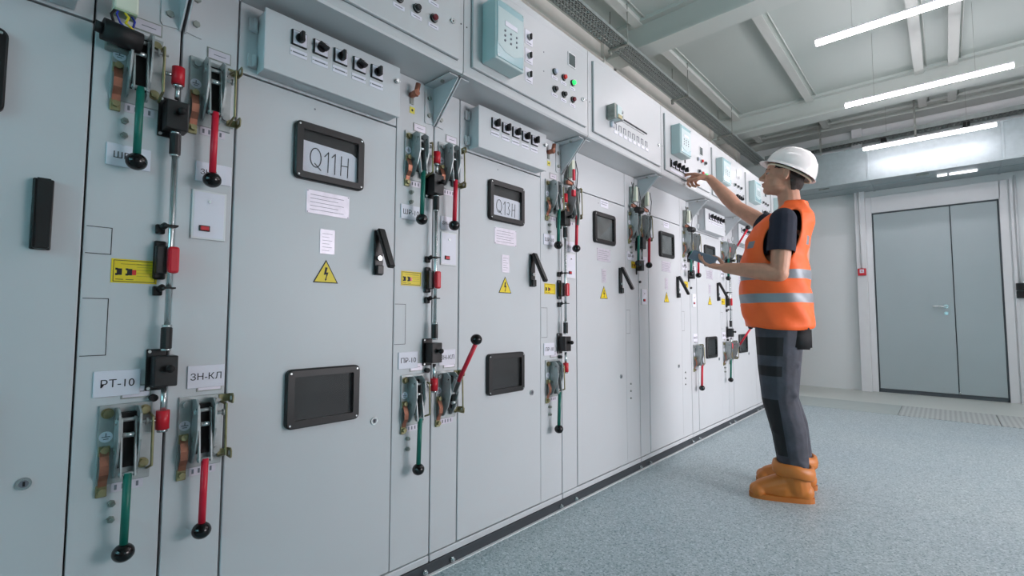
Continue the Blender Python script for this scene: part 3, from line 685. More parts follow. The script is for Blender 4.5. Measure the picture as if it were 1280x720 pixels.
drive('red', 'down', 'upper red-lever switch drive with a steel hook and red padlock, right of Q13H', B(3) + YR, 1.690, RD)
drive('green', 'down', 'lower green-lever switch drive standing alone right of the Q13H low window', B(3) + YG, .765, GR)
drive('green', 'down', 'upper green-lever switch drive between empty dark window and pale grey window', B(4) + YG, 1.670, GR)
drive('red', 'down', 'upper red-lever switch drive just left of the pale grey window', B(4) + .06, 1.670, RD)
drive('green', 'down', 'upper green-lever switch drive right of the pale grey window', B(5) + YG, 1.660, GR)
drive('red', 'down', 'upper red-lever switch drive nearest left of the phone', B(5) + .06, 1.660, RD)
drive('red', 'down', 'lower red-lever switch drive alone, left of a small low window', B(5) + .085, .765, RD)
drive('green', 'down', 'upper green-lever switch drive behind the phone', B(6) + YG, 1.680, GR)
drive('red', 'up', 'upper switch drive with red lever raised, above the phone', B(6) + YR, 1.680, RD)
drive('green', 'down', 'lower green-lever switch drive nearest the worker\'s thigh', B(6) + YG, .765, GR)
drive('red', 'up', 'lower switch drive with red lever raised against the worker\'s thigh', B(6) + YR, .765, RD)
motor(B(1) - .130, 1.655, 'black cylindrical coil with blue and yellow wires at top left')
def hanger(y, z, label):
    """white terminal block with loose fine wires above the drives further along"""
    c = thing('terminal_unit', label, 'terminal block', (0, y, z))
    mb(ZINCD).box((.0005, -.018, .0), (.022, .016, .13), .002).cyl((.022, -.01, .02), (.03, -.01, .15), .004).build('bracket', c)
    mb(TERM).box((.022, -.012, .03), (.050, .014, .125), .004).build('terminal_block', c)
    mb(COPPER).box((.02, -.032, -.01), (.036, .026, .012), .003).build('copper_lug', c)
    mb(CABLE).tube([(.030, -.036, .15), (.045, -.046, .10), (.03, -.042, .02), (.05, -.01, .0), (.05, .02, -.03)], .0025).tube([(.05, .02, .12), (.055, .032, .06), (.045, .036, -.02)], .0025).build('wiring', c)
    return c
def coil_small(y, z, label):
    c = thing('interlock_coil', label, 'coil', (0, y, z))
    mb(BLACK).cyl((.050, -.030, 0), (.062, .022, .0), .021, n=20).cyl((.055, .0, .0), (.080, .018, -.004), .014, n=16).build('coil', c)
    mb(ZINCD).box((.0005, -.022, -.018), (.052, .018, .018), .002).build('bracket', c)
    return c
hanger(B(4) - .10, 1.70, 'white terminal block with thin wires above the drives right of the empty window')
coil_small(B(4) - .085, 1.672, 'round black coil above the green lever, right of the empty window')
hanger(B(4) + .06, 1.70, 'second white terminal block, above the red lever left of the pale grey window')
hanger(B(5) - .10, 1.69, 'white terminal block with wires right of the pale grey window')
coil_small(B(5) - .085, 1.665, 'round black coil above the green lever, right of the pale grey window')
hanger(B(3) + .045, 1.70, 'white terminal block with a coiled lead above the red padlock')
# lockout hook and padlock on the red drive of cabinet 3
c = thing('lockout_hook', 'bent steel lockout hook and red padlock on the switch drive right of Q13H', 'lockout', (0, B(3) + .05, 1.62))
mb(ZINCD).prism([(.062, .03), (.074, .03), (.085, -.10), (.078, -.155), (.066, -.150), (.070, -.10)], 'y', -.004, .004).build('hook', c)
mb(RED).box((.064, -.050, -.005), (.082, -.028, .030), .004).box((.068, -.046, .08), (.080, -.030, .14), .003).build('padlock', c)
mb(STEEL).tube([(.073, -.046, .03), (.073, -.046, .055), (.073, -.032, .055), (.073, -.032, .03)], .003).build('shackle', c)

# ------------------------------------------------------------------ interlock shafts between neighbouring cabinets
def shaft(k, label, full=True, x=.034):
    y = B(k) - .012; c = thing('interlock_shaft', label, 'interlock shaft', (0, y, 0), 'vertical interlock shafts between cabinets')
    def cap_(z): mb(REDP).cyl((x, 0, z - .023), (x, 0, z + .023), .0145, n=20).use(STEEL).cyl((x, 0, z - .030), (x, 0, z - .023), .0115, n=16).cyl((x - .004, -.03, z), (x, -.012, z), .005, n=10).build('red_cap', c)
    def boxx(z, kn=True):
        a = mb(BLACK).box((.0005, -.034, z - .052), (.008, .008, z + .052), .002).box((.008, -.026, z - .040), (x + .018, .024, z + .036), .003)
        if kn: a.use(BLACKM).cyl((x + .018, .004, z + .005), (x + .034, .004, z + .005), .006, n=12).sph((x + .036, .004, z + .005), .010, 12)
        a.use(STEEL).cyl((.008, -.028, z - .046), (.010, -.028, z - .046), .004, n=8).cyl((.008, -.028, z + .046), (.010, -.028, z + .046), .004, n=8); a.build('lock_box', c)
    def coup(z): mb(BLACK).cyl((x, 0, z - .026), (x, 0, z + .026), .0125, n=12, smooth=False).use(STEEL).cyl((x, 0, z + .026), (x, 0, z + .034), .011, n=14).cyl((x, 0, z - .032), (x, 0, z - .026), .011, n=14).build('coupling', c)
    def clip(z):
        mb(BLACKM).box((.0005, -.028, z - .014), (.014, -.008, z + .010), .003).cyl((.012, -.016, z + .002), (.024, -.010, z + .008), .008, n=10).box((.020, -.014, z + .003), (x + .016, .012, z + .007)).build('rod_clip', c)
    def sol(z):
        mb(BLACK).box((.0005, -.030, z - .050), (.012, -.002, z + .050), .006).box((.012, -.028, z - .036), (.030, -.004, z + .036), .003).use(REDP).box((.014, -.006, z - .034), (x + .016, .018, z + .034), .006).build('solenoid', c, label='red block on black bracket')
    if full:
        cap_(1.607); mb(STEEL).cyl((x, 0, 1.545), (x, 0, 1.585), .006, n=12).cyl((x, 0, .730), (x, 0, .80), .0065, n=12).cyl((x, 0, .93), (x, 0, 1.40), .0065, n=14).build('rod', c)
        boxx(1.50); coup(1.425); clip(1.206); sol(1.124); clip(1.047); coup(.925); boxx(.845, True); cap_(.722)
        mb(BLACKM).cyl((.0005, -.016, .775), (.018, -.016, .775), .009, n=12).build('stop_button', c)
    else:
        boxx(1.47, False); mb(STEEL).cyl((x, 0, 1.36), (x, 0, 1.43), .006, n=12).cyl((x, 0, 1.29), (x, 0, 1.33), .006).build('rod', c)
        mb(BLACK).box((.0005, -.030, 1.285), (.045, .006, 1.352), .003).use(BLACKM).box((.0005, -.026, 1.262), (.006, -.014, 1.285)).build('solenoid', c)
        mb(BLACKM).cyl((.0, .02, 1.215), (.012, .02, 1.215), .008, n=10).build('stop_button', c)
    return c
shaft(1, 'interlock shaft left of the Q11H cabinet, between the far left levers')
shaft(2, 'interlock shaft between the Q11H and Q13H cabinets')
shaft(3, 'interlock shaft right of the Q13H cabinet, beside the lone lower green lever')
shaft(4, 'short interlock shaft between the empty window and the pale grey window', False)
shaft(5, 'short interlock shaft right of the pale grey window', False)
shaft(6, 'interlock shaft nearest the worker, below the phone')

# ------------------------------------------------------------------ cable trays, duct
def tray_along_y(x0, x1, y0, y1, z, t):
    m = mb(TRAYM)
    m.box((x0, y0, z), (x0 + .003, y1, z + .03)).box((x1 - .003, y0, z), (x1, y1, z + .03))
    n = 5; w = (x1 - x0) / n
    for i in range(n + 1):
        xx = x0 + i * w; m.box((max(x0, xx - .008), y0, z), (min(x1, xx + .008), y1, z + .002))
    y = y0
    while y < y1 - .02: m.box((x0, y, z), (x1, y + .016, z + .002)); y += .040
    return m.build('perforated_tray', t)
t = thing('cable_tray', 'long perforated cable tray hung above the relay compartments', 'cable tray', (0, 0, 3.34))
tray_along_y(-.600, -.445, 1.5, 7.95, 0, t)
mb(CABLE).cyl((-.55, 1.5, .014), (-.55, 7.95, .014), .010, n=8).cyl((-.515, 1.5, .014), (-.515, 7.95, .014), .011, n=8).cyl((-.48, 1.5, .012), (-.48, 7.95, .012), .009, n=8).build('cables', t)
for y in (2.35, 3.62, 4.93, 6.35): mb(ZINCD).box((-.625, y, -.020), (-.435, y + .035, -.001), .003).cyl((-.612, y + .018, -.010), (-.612, y + .018, -.045), .016, n=12).cyl((-.612, y + .018, 0), (-.612, y + .018, ZC - 3.34), .004, n=8).cyl((-.442, y + .018, 0), (-.442, y + .018, ZC - 3.34), .004, n=8).build('support_hanger', t)
t = thing('cable_tray', 'perforated cable tray along the top of the back wall', 'cable tray', (0, 8.02, 3.36))
m = mb(TRAYM).box((-.44, -.16, 0), (XR - .05, -.157, .055)).box((-.44, 0, 0), (XR - .05, .003, .055))
for i in range(5): m.box((-.44, -.16 + i * .036, 0), (XR - .05, -.146 + i * .036, .002))
x = -.44
while x < XR - .1: m.box((x, -.16, 0), (x + .016, 0, .002)); x += .040
m.build('perforated_tray', t)
mb(CABLE).cyl((-.43, -.12, .014), (XR - .06, -.12, .014), .011, n=8).cyl((-.43, -.07, .014), (XR - .06, -.07, .014), .012, n=8).build('cables', t)
for x in (.05, .95, 1.75, 2.6): mb(BLACKM).box((x, -.12, -.05), (x + .06, .074, -.002), .003).build('support_arm', t)
t = thing('ventilation_duct', 'galvanised rectangular duct with flanged joints above the double door', 'duct', (0, 7.36, 2.700))
XD0 = -.10
for a, b_ in ((XD0, .848), (.852, 2.036), (2.040, 3.2), (3.204, XR - .02)):
    mb(GALV).box((a, 0, 0), (b_, .70, .415), .003).build('duct_section', t)
for x in (.85, 2.038, 3.202): mb(GALV).box((x - .012, -.010, -.006), (x + .012, .71, .421), .002).build('joint_flange', t)
m = mb(GALV).box((XD0, -.008, -.008), (XR - .02, .006, .008)).box((XD0, -.008, .408), (XR - .02, .006, .424)).box((XD0, .35, -.006), (XR - .02, .375, .0)); m.build('corner_flange', t)
m = mb(ZINCD)
for i in range(16):
    x = .1 + i * .26
    m.cyl((x, -.008, .005), (x, -.012, .005), .005, n=8).cyl((x, -.008, .415), (x, -.012, .415), .005, n=8)
m.build('rivets', t)
m = mb(ZINCD)
for x in (.3, 1.3, 2.4, 3.6): m.box((x, .30, .42), (x + .02, .32, ZC - 2.70)).box((x, .12, -.012), (x + .12, .15, -.0))
m.build('hanger', t)
for a, b_, l in ((1.49, 1.58, 'small glowing strip added as a lamp reflection under the duct, short one'), (1.60, 1.84, 'small glowing strip added as a lamp reflection under the duct, long one')):  # added glowing strips imitate the tubes mirrored under the duct
    t = thing('duct_glint', l, 'glint', (0, 7.66, 2.69))
    mb(GLINT).box((a, -.02, -.012), (b_, .02, .0095), .003).build('glint_strip', t)

# ------------------------------------------------------------------ linear lamps
def linear(x0, x1, y, z, label, group='linear ceiling lamps in rows'):
    t = thing('linear_lamp', label, 'lamp', ((x0 + x1) / 2, y, z), group); h = (x1 - x0) / 2
    mb(TUBE).box((-h + .004, -.018, -.022), (h - .004, .018, .012), .008, 3).build('lamp_tube', t)
    mb(WHITEP).box((-h, -.016, .012), (h, .016, .026), .003).box((-h, -.018, -.022), (-h + .004, .018, .012)).box((h - .004, -.018, -.022), (h, .018, .012)).build('lamp_housing', t)
    for s in (-.6, .6): mb(ZINCD).cyl((h * s, 0, .026), (h * s, 0, ZC - z), .0012, n=6).build('suspension_wire', t)
linear(.85, 2.0, 4.14, 3.05, 'glowing linear lamp nearest the top edge of the photo')
linear(.85, 2.0, 5.575, 3.05, 'middle glowing linear lamp below the ceiling beam')
linear(.848, 1.972, 6.95, 2.982, 'glowing linear lamp along the top of the galvanised duct')
linear(.85, 2.0, 2.65, 3.05, 'linear lamp just above the camera view, before the first visible one')
for y in (2.65, 4.14, 5.575, 7.2): linear(2.45, 3.6, y, 3.05, 'unseen linear lamp added in the right row for fill at depth %s' % {-.9: 'one', .9: 'two', 2.65: 'three', 4.14: 'four', 5.575: 'five', 7.2: 'six'}[y])  # unseen row added to brighten the upright cabinet fronts

# unseen window added behind the camera for cool fill light
wn = bpy.data.objects.new('window_1', None); C.objects.link(wn); wn.location = (1.2, YF, 1.1); struct(wn)
m = mb(WHITEP)
for a, b_ in (((-1.2, 0, 0), (1.2, .05, .06)), ((-1.2, 0, 1.54), (1.2, .05, 1.6)), ((-1.2, 0, .06), (-1.14, .05, 1.54)), ((1.14, 0, .06), (1.2, .05, 1.54)), ((-.03, 0, .06), (.03, .05, 1.54))): m.box(a, b_, .003)
m.build('window_frame', wn)
mb(GLASS).box((-1.14, .02, .06), (1.14, .024, 1.54)).build('window_pane', wn)
al = bpy.data.lights.new('fill_light', 'AREA'); al.shape = 'RECTANGLE'; al.size = 2.28; al.size_y = 1.48; al.energy = 36; al.color = (.36, .86, 1.)
ao = bpy.data.objects.new('fill_light', al); C.objects.link(ao); ao.location = (1.2, YF + .06, 1.9); ao.rotation_euler = (R(90), 0, R(180)); ao['kind'] = 'structure'

# two unseen windows added in the right wall to light the cabinet fronts
for n_, yc in ((2, 3.25), (3, 5.1)):
    wn = bpy.data.objects.new('window_%d' % n_, None); C.objects.link(wn); wn.location = (XR, yc, .55); struct(wn)
    m = mb(WHITEP)
    for a, b_ in (((-.05, -1, 0), (0, 1, .06)), ((-.05, -1, 1.44), (0, 1, 1.5)), ((-.05, -1, .06), (0, -.94, 1.44)), ((-.05, .94, .06), (0, 1, 1.44)), ((-.05, -.03, .06), (0, .03, 1.44))): m.box(a, b_, .003)
    m.build('window_frame', wn)
    mb(GLASS).box((-.024, -.94, .06), (-.02, .94, 1.44)).build('window_pane', wn)
    al = bpy.data.lights.new('fill_light', 'AREA'); al.shape = 'RECTANGLE'; al.size = 1.38; al.size_y = 1.88; al.energy = {2: 34, 3: 25}[n_]; al.color = (1., .945, .99); al.spread = R(100)
    ao = bpy.data.objects.new('fill_light', al); C.objects.link(ao); ao.location = (XR - .06, yc, 1.3); ao.rotation_euler = (0, R(90), 0); ao['kind'] = 'structure'

# ------------------------------------------------------------------ things on the back wall
t = thing('fire_call_point', 'small red fire call point with white centre left of the door', 'alarm', (.684, YB - .10, 1.60))
mb(REDP).box((-.045, -.035, -.048), (.045, 0, .048), .005).build('housing', t)
mb(WHITE).box((-.024, -.038, -.014), (.024, -.034, .034), .001, 1).use(REDP).cyl((0, -.038, .01), (0, -.040, .01), .008, n=12).build('push_plate', t)
t = thing('conduit', 'thin white cable conduit dropping to the red call point', 'conduit', (.684, YB - .10, 0))
mb(WHITEP).cyl((0, -.012, 1.65), (0, -.012, 3.30), .009, n=10).build('pipe', t)
for z, l in ((1.345, 'upper black socket of the pair at the right photo edge'), (1.255, 'lower black socket of the pair at the right photo edge')):
    t = thing('wall_socket', l, 'socket', (2.165, YB, z), 'black wall sockets right of the door')
    mb(BLACK).box((-.042, -.05, -.042), (.042, 0, .042), .004).build('socket_box', t); mb(BLACKM).cyl((0, -.05, 0), (0, -.054, 0), .025, n=20).build('socket_lid', t)
t = thing('conduit', 'thin white cable conduit rising from the black sockets', 'conduit', (2.165, YB, 0))
mb(WHITEP).cyl((0, -.022, 1.39), (0, -.022, 2.66), .011, n=10).build('pipe', t)
t = thing('wall_board', 'white framed board on the back wall at the right photo edge', 'board', (2.28, YB, .9))
mb(WHITEP).box((0, -.03, 0), (.7, -.001, 1.45), .004).use(WALLP).box((.03, -.034, .03), (.67, -.03, 1.42), .002, 1).build('board', t)

# ------------------------------------------------------------------ the worker
HD = R(15)
F = Vector((-math.cos(HD), -math.sin(HD), 0)); Lf = Vector((-F.y, F.x, 0)); Z = Vector((0, 0, 1))   # forward, his left
BASE = Vector((.80, 3.06, 0))
person = thing('person', 'worker in white hard hat and orange reflective vest turning a switch, phone in hand', 'person', BASE)
def to(p): return Vector(p) - BASE
def smooth_union(b, name, voxel, m, it=6, fac=.5, parent=person, label=None, mats=None):
    o = b.build(name, None, m)
    md = o.modifiers.new('r', 'REMESH'); md.mode = 'VOXEL'; md.voxel_size = voxel; md.use_smooth_shade = True
    s = o.modifiers.new('s', 'SMOOTH'); s.factor = fac; s.iterations = it
    dg = bpy.context.evaluated_depsgraph_get(); dg.update(); me = bpy.data.meshes.new_from_object(o.evaluated_get(dg))
    o.modifiers.clear(); old = o.data; o.data = me; me.name = name; bpy.data.meshes.remove(old)
    me.materials.clear(); me.materials.append(m)
    for k in (mats or []): me.materials.append(k)
    for p in me.polygons: p.use_smooth = True
    o.parent = parent
    if label: o['label'] = label
    return o
SH_L = Vector((.870, 2.885, 1.505)); EL_L = Vector((.855, 2.845, 1.215)); WR_L = Vector((.585, 2.84, 1.262))
SH_R = Vector((.745, 3.235, 1.515)); EL_R = Vector((.515, 3.285, 1.700)); WR_R = Vector((.345, 3.296, 1.925))
PEL = Vector((.815, 3.06, .97)); CH = Vector((.835, 3.06, 1.38)); NK = Vector((.870, 3.065, 1.60))
HIP_L = PEL + Lf * .078 - Z * .05; HIP_R = PEL - Lf * .078 - Z * .05
KN_L = Vector((.808, 2.975, .53)); KN_R = Vector((.765, 3.175, .53)); AN_L = Vector((.860, 2.985, .12)); AN_R = Vector((.828, 3.235, .12))
HC = Vector((.841, 3.057, 1.790))      # head centre
TI = R(11)                             # looks slightly upward
HF = (F * math.cos(TI) + Z * math.sin(TI)).normalized(); HU = (Z * math.cos(TI) - F * math.sin(TI)).normalized()
def hp(f, l, u): return to(HC + HF * f + Lf * l + HU * u)
HM = Matrix((HF, Lf, HU)).transposed().to_4x4()
def he(b, c, r): b.sph(hp(*c), 1., 22, r, HM)
def hand(b, W, d, n, side, curls, thumb, spread=.0, S=1.):
    """W wrist, d towards the fingers, n palm normal (palm side), side: +1 when the thumb lies along d x n"""
    d = d.normalized(); n = (n - d * n.dot(d)).normalized(); s = d.cross(n).normalized() * side
    LEN = ((.044, .027, .021), (.048, .031, .023), (.045, .029, .022), (.035, .022, .019)); OFF = (.030, .010, -.010, -.029); BASEL = (.092, .095, .090, .083)
    for i in range(4):
        base = W + d * BASEL[i] * S + s * OFF[i] * S
        b.cap(to(W + s * OFF[i] * .6 * S), to(base), .0145 * S, .0115 * S)
        a = 0; p = base
        for j in range(3):
            a += curls[i][j]
            q = p + (d * math.cos(R(a)) + n * math.sin(R(a)) + s * spread * (1.5 - i) * .15).normalized() * LEN[i][j] * S
            b.cap(to(p), to(q), (.0100 - .0008 * j - (.001 if i == 3 else 0)) * S, (.0092 - .0009 * j - (.001 if i == 3 else 0)) * S); p = q
    b.cap(to(W + d * .03 * S), to(W + d * .075 * S), .019 * S, .017 * S)
    p = W + d * .022 * S + s * .022 * S; 
    for k_, (dd, ss, nn, L) in enumerate(thumb):
        q = p + (d * dd + s * ss + n * nn).normalized() * L * S; b.cap(to(p), to(q), (.0145, .0115, .0105)[k_] * S, (.0120, .0105, .0085)[k_] * S); p = q
bd = MB()
# torso core, hips and legs (under the clothes), neck, arms
bd.cap(to(PEL), to(CH), .115, .125); bd.cap(to(PEL + Lf * .06), to(PEL - Lf * .06), .10, .10); bd.cap(to(SH_L - Lf * .04), to(SH_R + Lf * .04), .06, .06)
bd.cap(to(HIP_L), to(KN_L), .075, .052); bd.cap(to(KN_L), to(AN_L), .052, .038); bd.cap(to(HIP_R), to(KN_R), .075, .052); bd.cap(to(KN_R), to(AN_R), .052, .038)
for A in (AN_L, AN_R): bd.cap(to(A + Z * -.05), to(A + F * .15 - Z * .075), .036, .028)
bd.cap(to(CH + Z * .1), to(NK), .075, .062); bd.cap(to(NK), hp(-.028, 0, -.05), .058, .056)
bd.cap(to(SH_L), to(EL_L + (SH_L - EL_L) * .35), .052, .050); bd.cap(to(EL_L + (SH_L - EL_L) * .35), to(EL_L), .050, .042)
fl = WR_L - EL_L
bd.cap(to(EL_L), to(EL_L + fl * .30), .044, .048); bd.cap(to(EL_L + fl * .30), to(WR_L), .048, .030)
bd.cap(to(SH_R), to(SH_R + (EL_R - SH_R) * .55), .052, .049); bd.cap(to(SH_R + (EL_R - SH_R) * .55), to(EL_R), .049, .042)
fr = WR_R - EL_R
bd.cap(to(EL_R), to(EL_R + fr * .30), .043, .047); bd.cap(to(EL_R + fr * .30), to(WR_R), .047, .028)
# head
he(bd, (-.008, 0, .030), (.100, .079, .092)); he(bd, (.030, 0, -.040), (.062, .058, .072)); he(bd, (.060, 0, -.088), (.030, .034, .024)); he(bd, (.010, 0, -.075), (.070, .060, .036))
he(bd, (.076, 0, .024), (.020, .052, .016)); he(bd, (.066, .033, -.018), (.022, .022, .024)); he(bd, (.066, -.033, -.018), (.022, .022, .024))
bd.cap(hp(.088, 0, .012), hp(.112, 0, -.024), .0085, .0115); he(bd, (.098, .010, -.029), (.012, .007, .008)); he(bd, (.098, -.010, -.029), (.012, .007, .008))
he(bd, (.086, 0, -.053), (.014, .024, .0065)); he(bd, (.084, 0, -.067), (.013, .021, .0070)); he(bd, (.074, 0, -.060), (.018, .026, .020))
for s_ in (1, -1):
    he(bd, (-.012, s_ * .083, -.010), (.017, .006, .030)); bd.cap(hp(-.024, s_ * .090, .012), hp(-.020, s_ * .088, -.018), .0055, .005); bd.cap(hp(-.024, s_ * .090, .012), hp(.000, s_ * .088, .018), .0055, .005); bd.cap(hp(-.014, s_ * .086, -.034), hp(-.010, s_ * .084, -.028), .007, .006)
# right hand on the rotary switch: pinching fingers
dR = Vector((-.82, .06, .34)); nR = Vector((-.35, -.10, -.80))
hand(bd, WR_R, dR, nR, 1, ((12, 34, 24), (48, 66, 40), (60, 72, 42), (66, 72, 42)), ((.70, .55, .62, .046), (.90, .05, .42, .034), (.95, -.10, .10, .028)), 0, 1.12)
# left hand under the phone: palm up, thumb on the top edge
dL = Vector((-.93, .02, .22)); nL = Vector((.20, -.12, .96))
hand(bd, WR_L, dL, nL, 1, ((10, 24, 22), (12, 26, 24), (16, 30, 24), (20, 32, 26)), ((.60, .62, .55, .042), (.80, .10, .62, .034), (.92, -.25, .30, .028)), .5)
body = smooth_union(bd, 'body', .0042, SKIN, 3, .5)
# eyes, brows, lips
for s_ in (1, -1):
    m = mb(EYEW); m.sph(hp(.0735, s_ * .031, .000), .0120, 14); m.use(EYED).sph(hp(.0820, s_ * .032, .001), .0062, 10); m.build('eye', person)
    m = mb(BROW); m.cap(hp(.092, s_ * .014, .022), hp(.090, s_ * .034, .027), .0035, .0035).cap(hp(.090, s_ * .034, .027), hp(.076, s_ * .050, .022), .0035, .002); m.build('eyebrow', person)
m = mb(LIP); m.sph(hp(.0975, 0, -.0545), 1, 12, (.0045, .017, .0035), HM).sph(hp(.0955, 0, -.0655), 1, 12, (.0045, .016, .004), HM); m.build('lips', person)
# hair: a shell over the back and sides of the head under the helmet
hb = MB(); he(hb, (-.012, 0, .026), (.105, .0845, .097)); he(hb, (-.050, 0, -.036), (.060, .068, .062)); he(hb, (.025, .066, .030), (.040, .018, .022)); he(hb, (.025, -.066, .030), (.040, .018, .022)); hb.cap(hp(-.05, .03, -.07), hp(-.05, -.03, -.07), .03, .03)
he(hb, (.020, .078, .008), (.012, .005, .022)); he(hb, (.020, -.078, .008), (.012, .005, .022))
hair = smooth_union(hb, 'hair', .005, HAIR, 2)
me = hair.data; bmh = bmesh.new(); bmh.from_mesh(me)      # trim the face side of the shell
dele = []
for v in bmh.verts:
    w_ = BASE + v.co - HC; f_, u_ = w_.dot(HF), w_.dot(HU)
    if f_ > -.004 and u_ < .022: dele.append(v)
    elif f_ > .052 and u_ < .07: dele.append(v)
    elif u_ > .135: dele.append(v)
    elif f_ > -.030 - .28 * min(0, u_ + .02) * -1 and u_ < .004: dele.append(v)
bmesh.ops.delete(bmh, geom=dele, context='VERTS'); bmh.to_mesh(me); bmh.free()
# helmet
hm = MB(); hm.use(HELM); n1, n2 = 48, 14; rows = []
HMt = R(13)
F2 = (HF * math.cos(HMt) + HU * math.sin(HMt)); U2 = (HU * math.cos(HMt) - HF * math.sin(HMt))
def h2(f, l, u): return to(HC + F2 * f + Lf * l + U2 * u)
for i in range(n2 + 1):
    ph = PI / 2 * i / n2
    row = []
    for j in range(n1):
        th = 2 * PI * j / n1; cf, sl = math.cos(th), math.sin(th)
        rf, rl, ru = .137, .116, .120
        drop = .030 * (1 - cf) / 2 if i == 0 else .030 * (1 - cf) / 2 * (1 - i / n2) ** 2
        row.append(hm.bm.verts.new(h2(-.022 + rf * math.cos(ph) ** .85 * cf, rl * math.cos(ph) ** .85 * sl, .050 + ru * math.sin(ph) ** 1.0 - drop)) if i < n2 else None)
    rows.append(row)
top = hm.bm.verts.new(h2(-.022, 0, .050 + .120)); fs = []
for i in range(n2 - 1):
    for j in range(n1): fs.append(hm.bm.faces.new((rows[i][j], rows[i][(j + 1) % n1], rows[i + 1][(j + 1) % n1], rows[i + 1][j])))
for j in range(n1): fs.append(hm.bm.faces.new((rows[n2 - 1][j], rows[n2 - 1][(j + 1) % n1], top)))
# rim and peak
rim = []
for j in range(n1):
    th = 2 * PI * j / n1; cf, sl = math.cos(th), math.sin(th); out = .006 + (.026 * max(0, cf) ** 2.2)
    rim.append(hm.bm.verts.new(h2(-.022 + (.138 + out) * cf, (.118 + .008 + .004 * max(0, cf)) * sl, .050 - .005 - .030 * (1 - cf) / 2 - .004 * max(0, cf) ** 2 + (.012 * max(0, math.cos(2 * th + PI)) if False else 0))))
for j in range(n1): fs.append(hm.bm.faces.new((rim[j], rim[(j + 1) % n1], rows[0][(j + 1) % n1], rows[0][j])))
hm._done(fs, True); bmesh.ops.recalc_face_normals(hm.bm, faces=fs)
ho = hm.build('hard_hat', person); sd = ho.modifiers.new('t', 'SOLIDIFY'); sd.thickness = .003; sd.offset = -1
m = mb(HELML); pts = [h2(-.022 + .118 * math.cos(2 * PI * j / 24), .098 * math.sin(2 * PI * j / 24), .038 - .028 * (1 - math.cos(2 * PI * j / 24)) / 2) for j in range(25)]
m.tube(pts, .006, 6); m.build('hat_band', person)

# shirt: torso under the vest and both short sleeves
tb = MB()
tb.cap(to(PEL + Z * .04), to(CH + F * .03), .118, .118); tb.cap(to(CH + F * .03 + Lf * .06), to(CH + F * .03 - Lf * .06), .115, .115); tb.cap(to(SH_L - Lf * .03), to(SH_R + Lf * .03), .066, .066); tb.cap(to(CH + Z * .08), to(NK - Z * .045), .09, .072)
tb.cap(to(SH_L), to(SH_L + (EL_L - SH_L) * .55), .068, .070); tb.cap(to(SH_R), to(SH_R + (EL_R - SH_R) * .42), .068, .066)
shirt = smooth_union(tb, 't_shirt', .006, SHIRT, 4)
# cut the sleeve ends flat
def trim(o, p0, nrm, rad):
    b2 = bmesh.new(); b2.from_mesh(o.data); p0 = to(p0); nrm = nrm.normalized()
    near = [g for g in b2.faces if (g.calc_center_median() - p0).length < rad]
    geo = set(near) | {e for f in near for e in f.edges} | {v for f in near for v in f.verts}
    bmesh.ops.bisect_plane(b2, geom=list(geo), plane_co=p0, plane_no=nrm)
    dl = [f for f in b2.faces if (f.calc_center_median() - p0).dot(nrm) > 1e-4 and (f.calc_center_median() - p0).length < rad]
    bmesh.ops.delete(b2, geom=dl, context='FACES'); b2.to_mesh(o.data); b2.free()
trim(shirt, SH_L + (EL_L - SH_L) * .60, EL_L - SH_L, .14); trim(shirt, SH_R + (EL_R - SH_R) * .34, EL_R - SH_R, .12)
# vest: lofted torso shell with arm holes and reflective bands
# (z, centre offset forward, half depth, half width)
RG = [(.925, .014, .168, .200), (1.00, .026, .174, .200), (1.10, .034, .178, .197), (1.22, .036, .172, .202), (1.32, .034, .162, .207), (1.42, .014, .158, .212), (1.50, -.018, .146, .205), (1.545, -.042, .122, .180), (1.580, -.056, .096, .135), (1.610, -.064, .076, .090), (1.632, -.068, .066, .068)]
def rg(z):
    for a, b_ in zip(RG[:-1], RG[1:]):
        if z <= b_[0]:
            t_ = (z - a[0]) / (b_[0] - a[0]); return [a[i] + (b_[i] - a[i]) * t_ for i in range(4)]
    return RG[-1]
zs = []
def band(a, b_, st): 
    n_ = max(1, round((b_ - a) / st)); return [a + (b_ - a) * i / n_ for i in range(n_)]
zs = band(.925, 1.062, .0137) + band(1.062, 1.112, .0125) + band(1.112, 1.190, .013) + band(1.190, 1.240, .0125) + band(1.240, 1.632, .0095) + [1.632]
vb = MB(); NV = 144; V = []
for z in zs:
    _, off, a_, b_ = rg(z); row = []
    for j in range(NV):
        th = 2 * PI * j / NV; cf, sl = math.cos(th), math.sin(th)
        e = .80
        rr = lambda c_: math.copysign(abs(c_) ** e, c_)
        wr = .0035 * math.sin(th * 7 + z * 30) + .003 * math.sin(z * 45 + th * 3)
        hem = (.012 * math.sin(th * 2 + 1) if z < .93 else 0)
        p = Vector((BASE.x + .012, BASE.y, z + hem)) + F * (off + (a_ + wr) * rr(cf)) + Lf * ((b_ + wr) * rr(sl))
        row.append(vb.bm.verts.new(p - BASE))
    V.append(row)
vb.mats = [VEST, REFL]
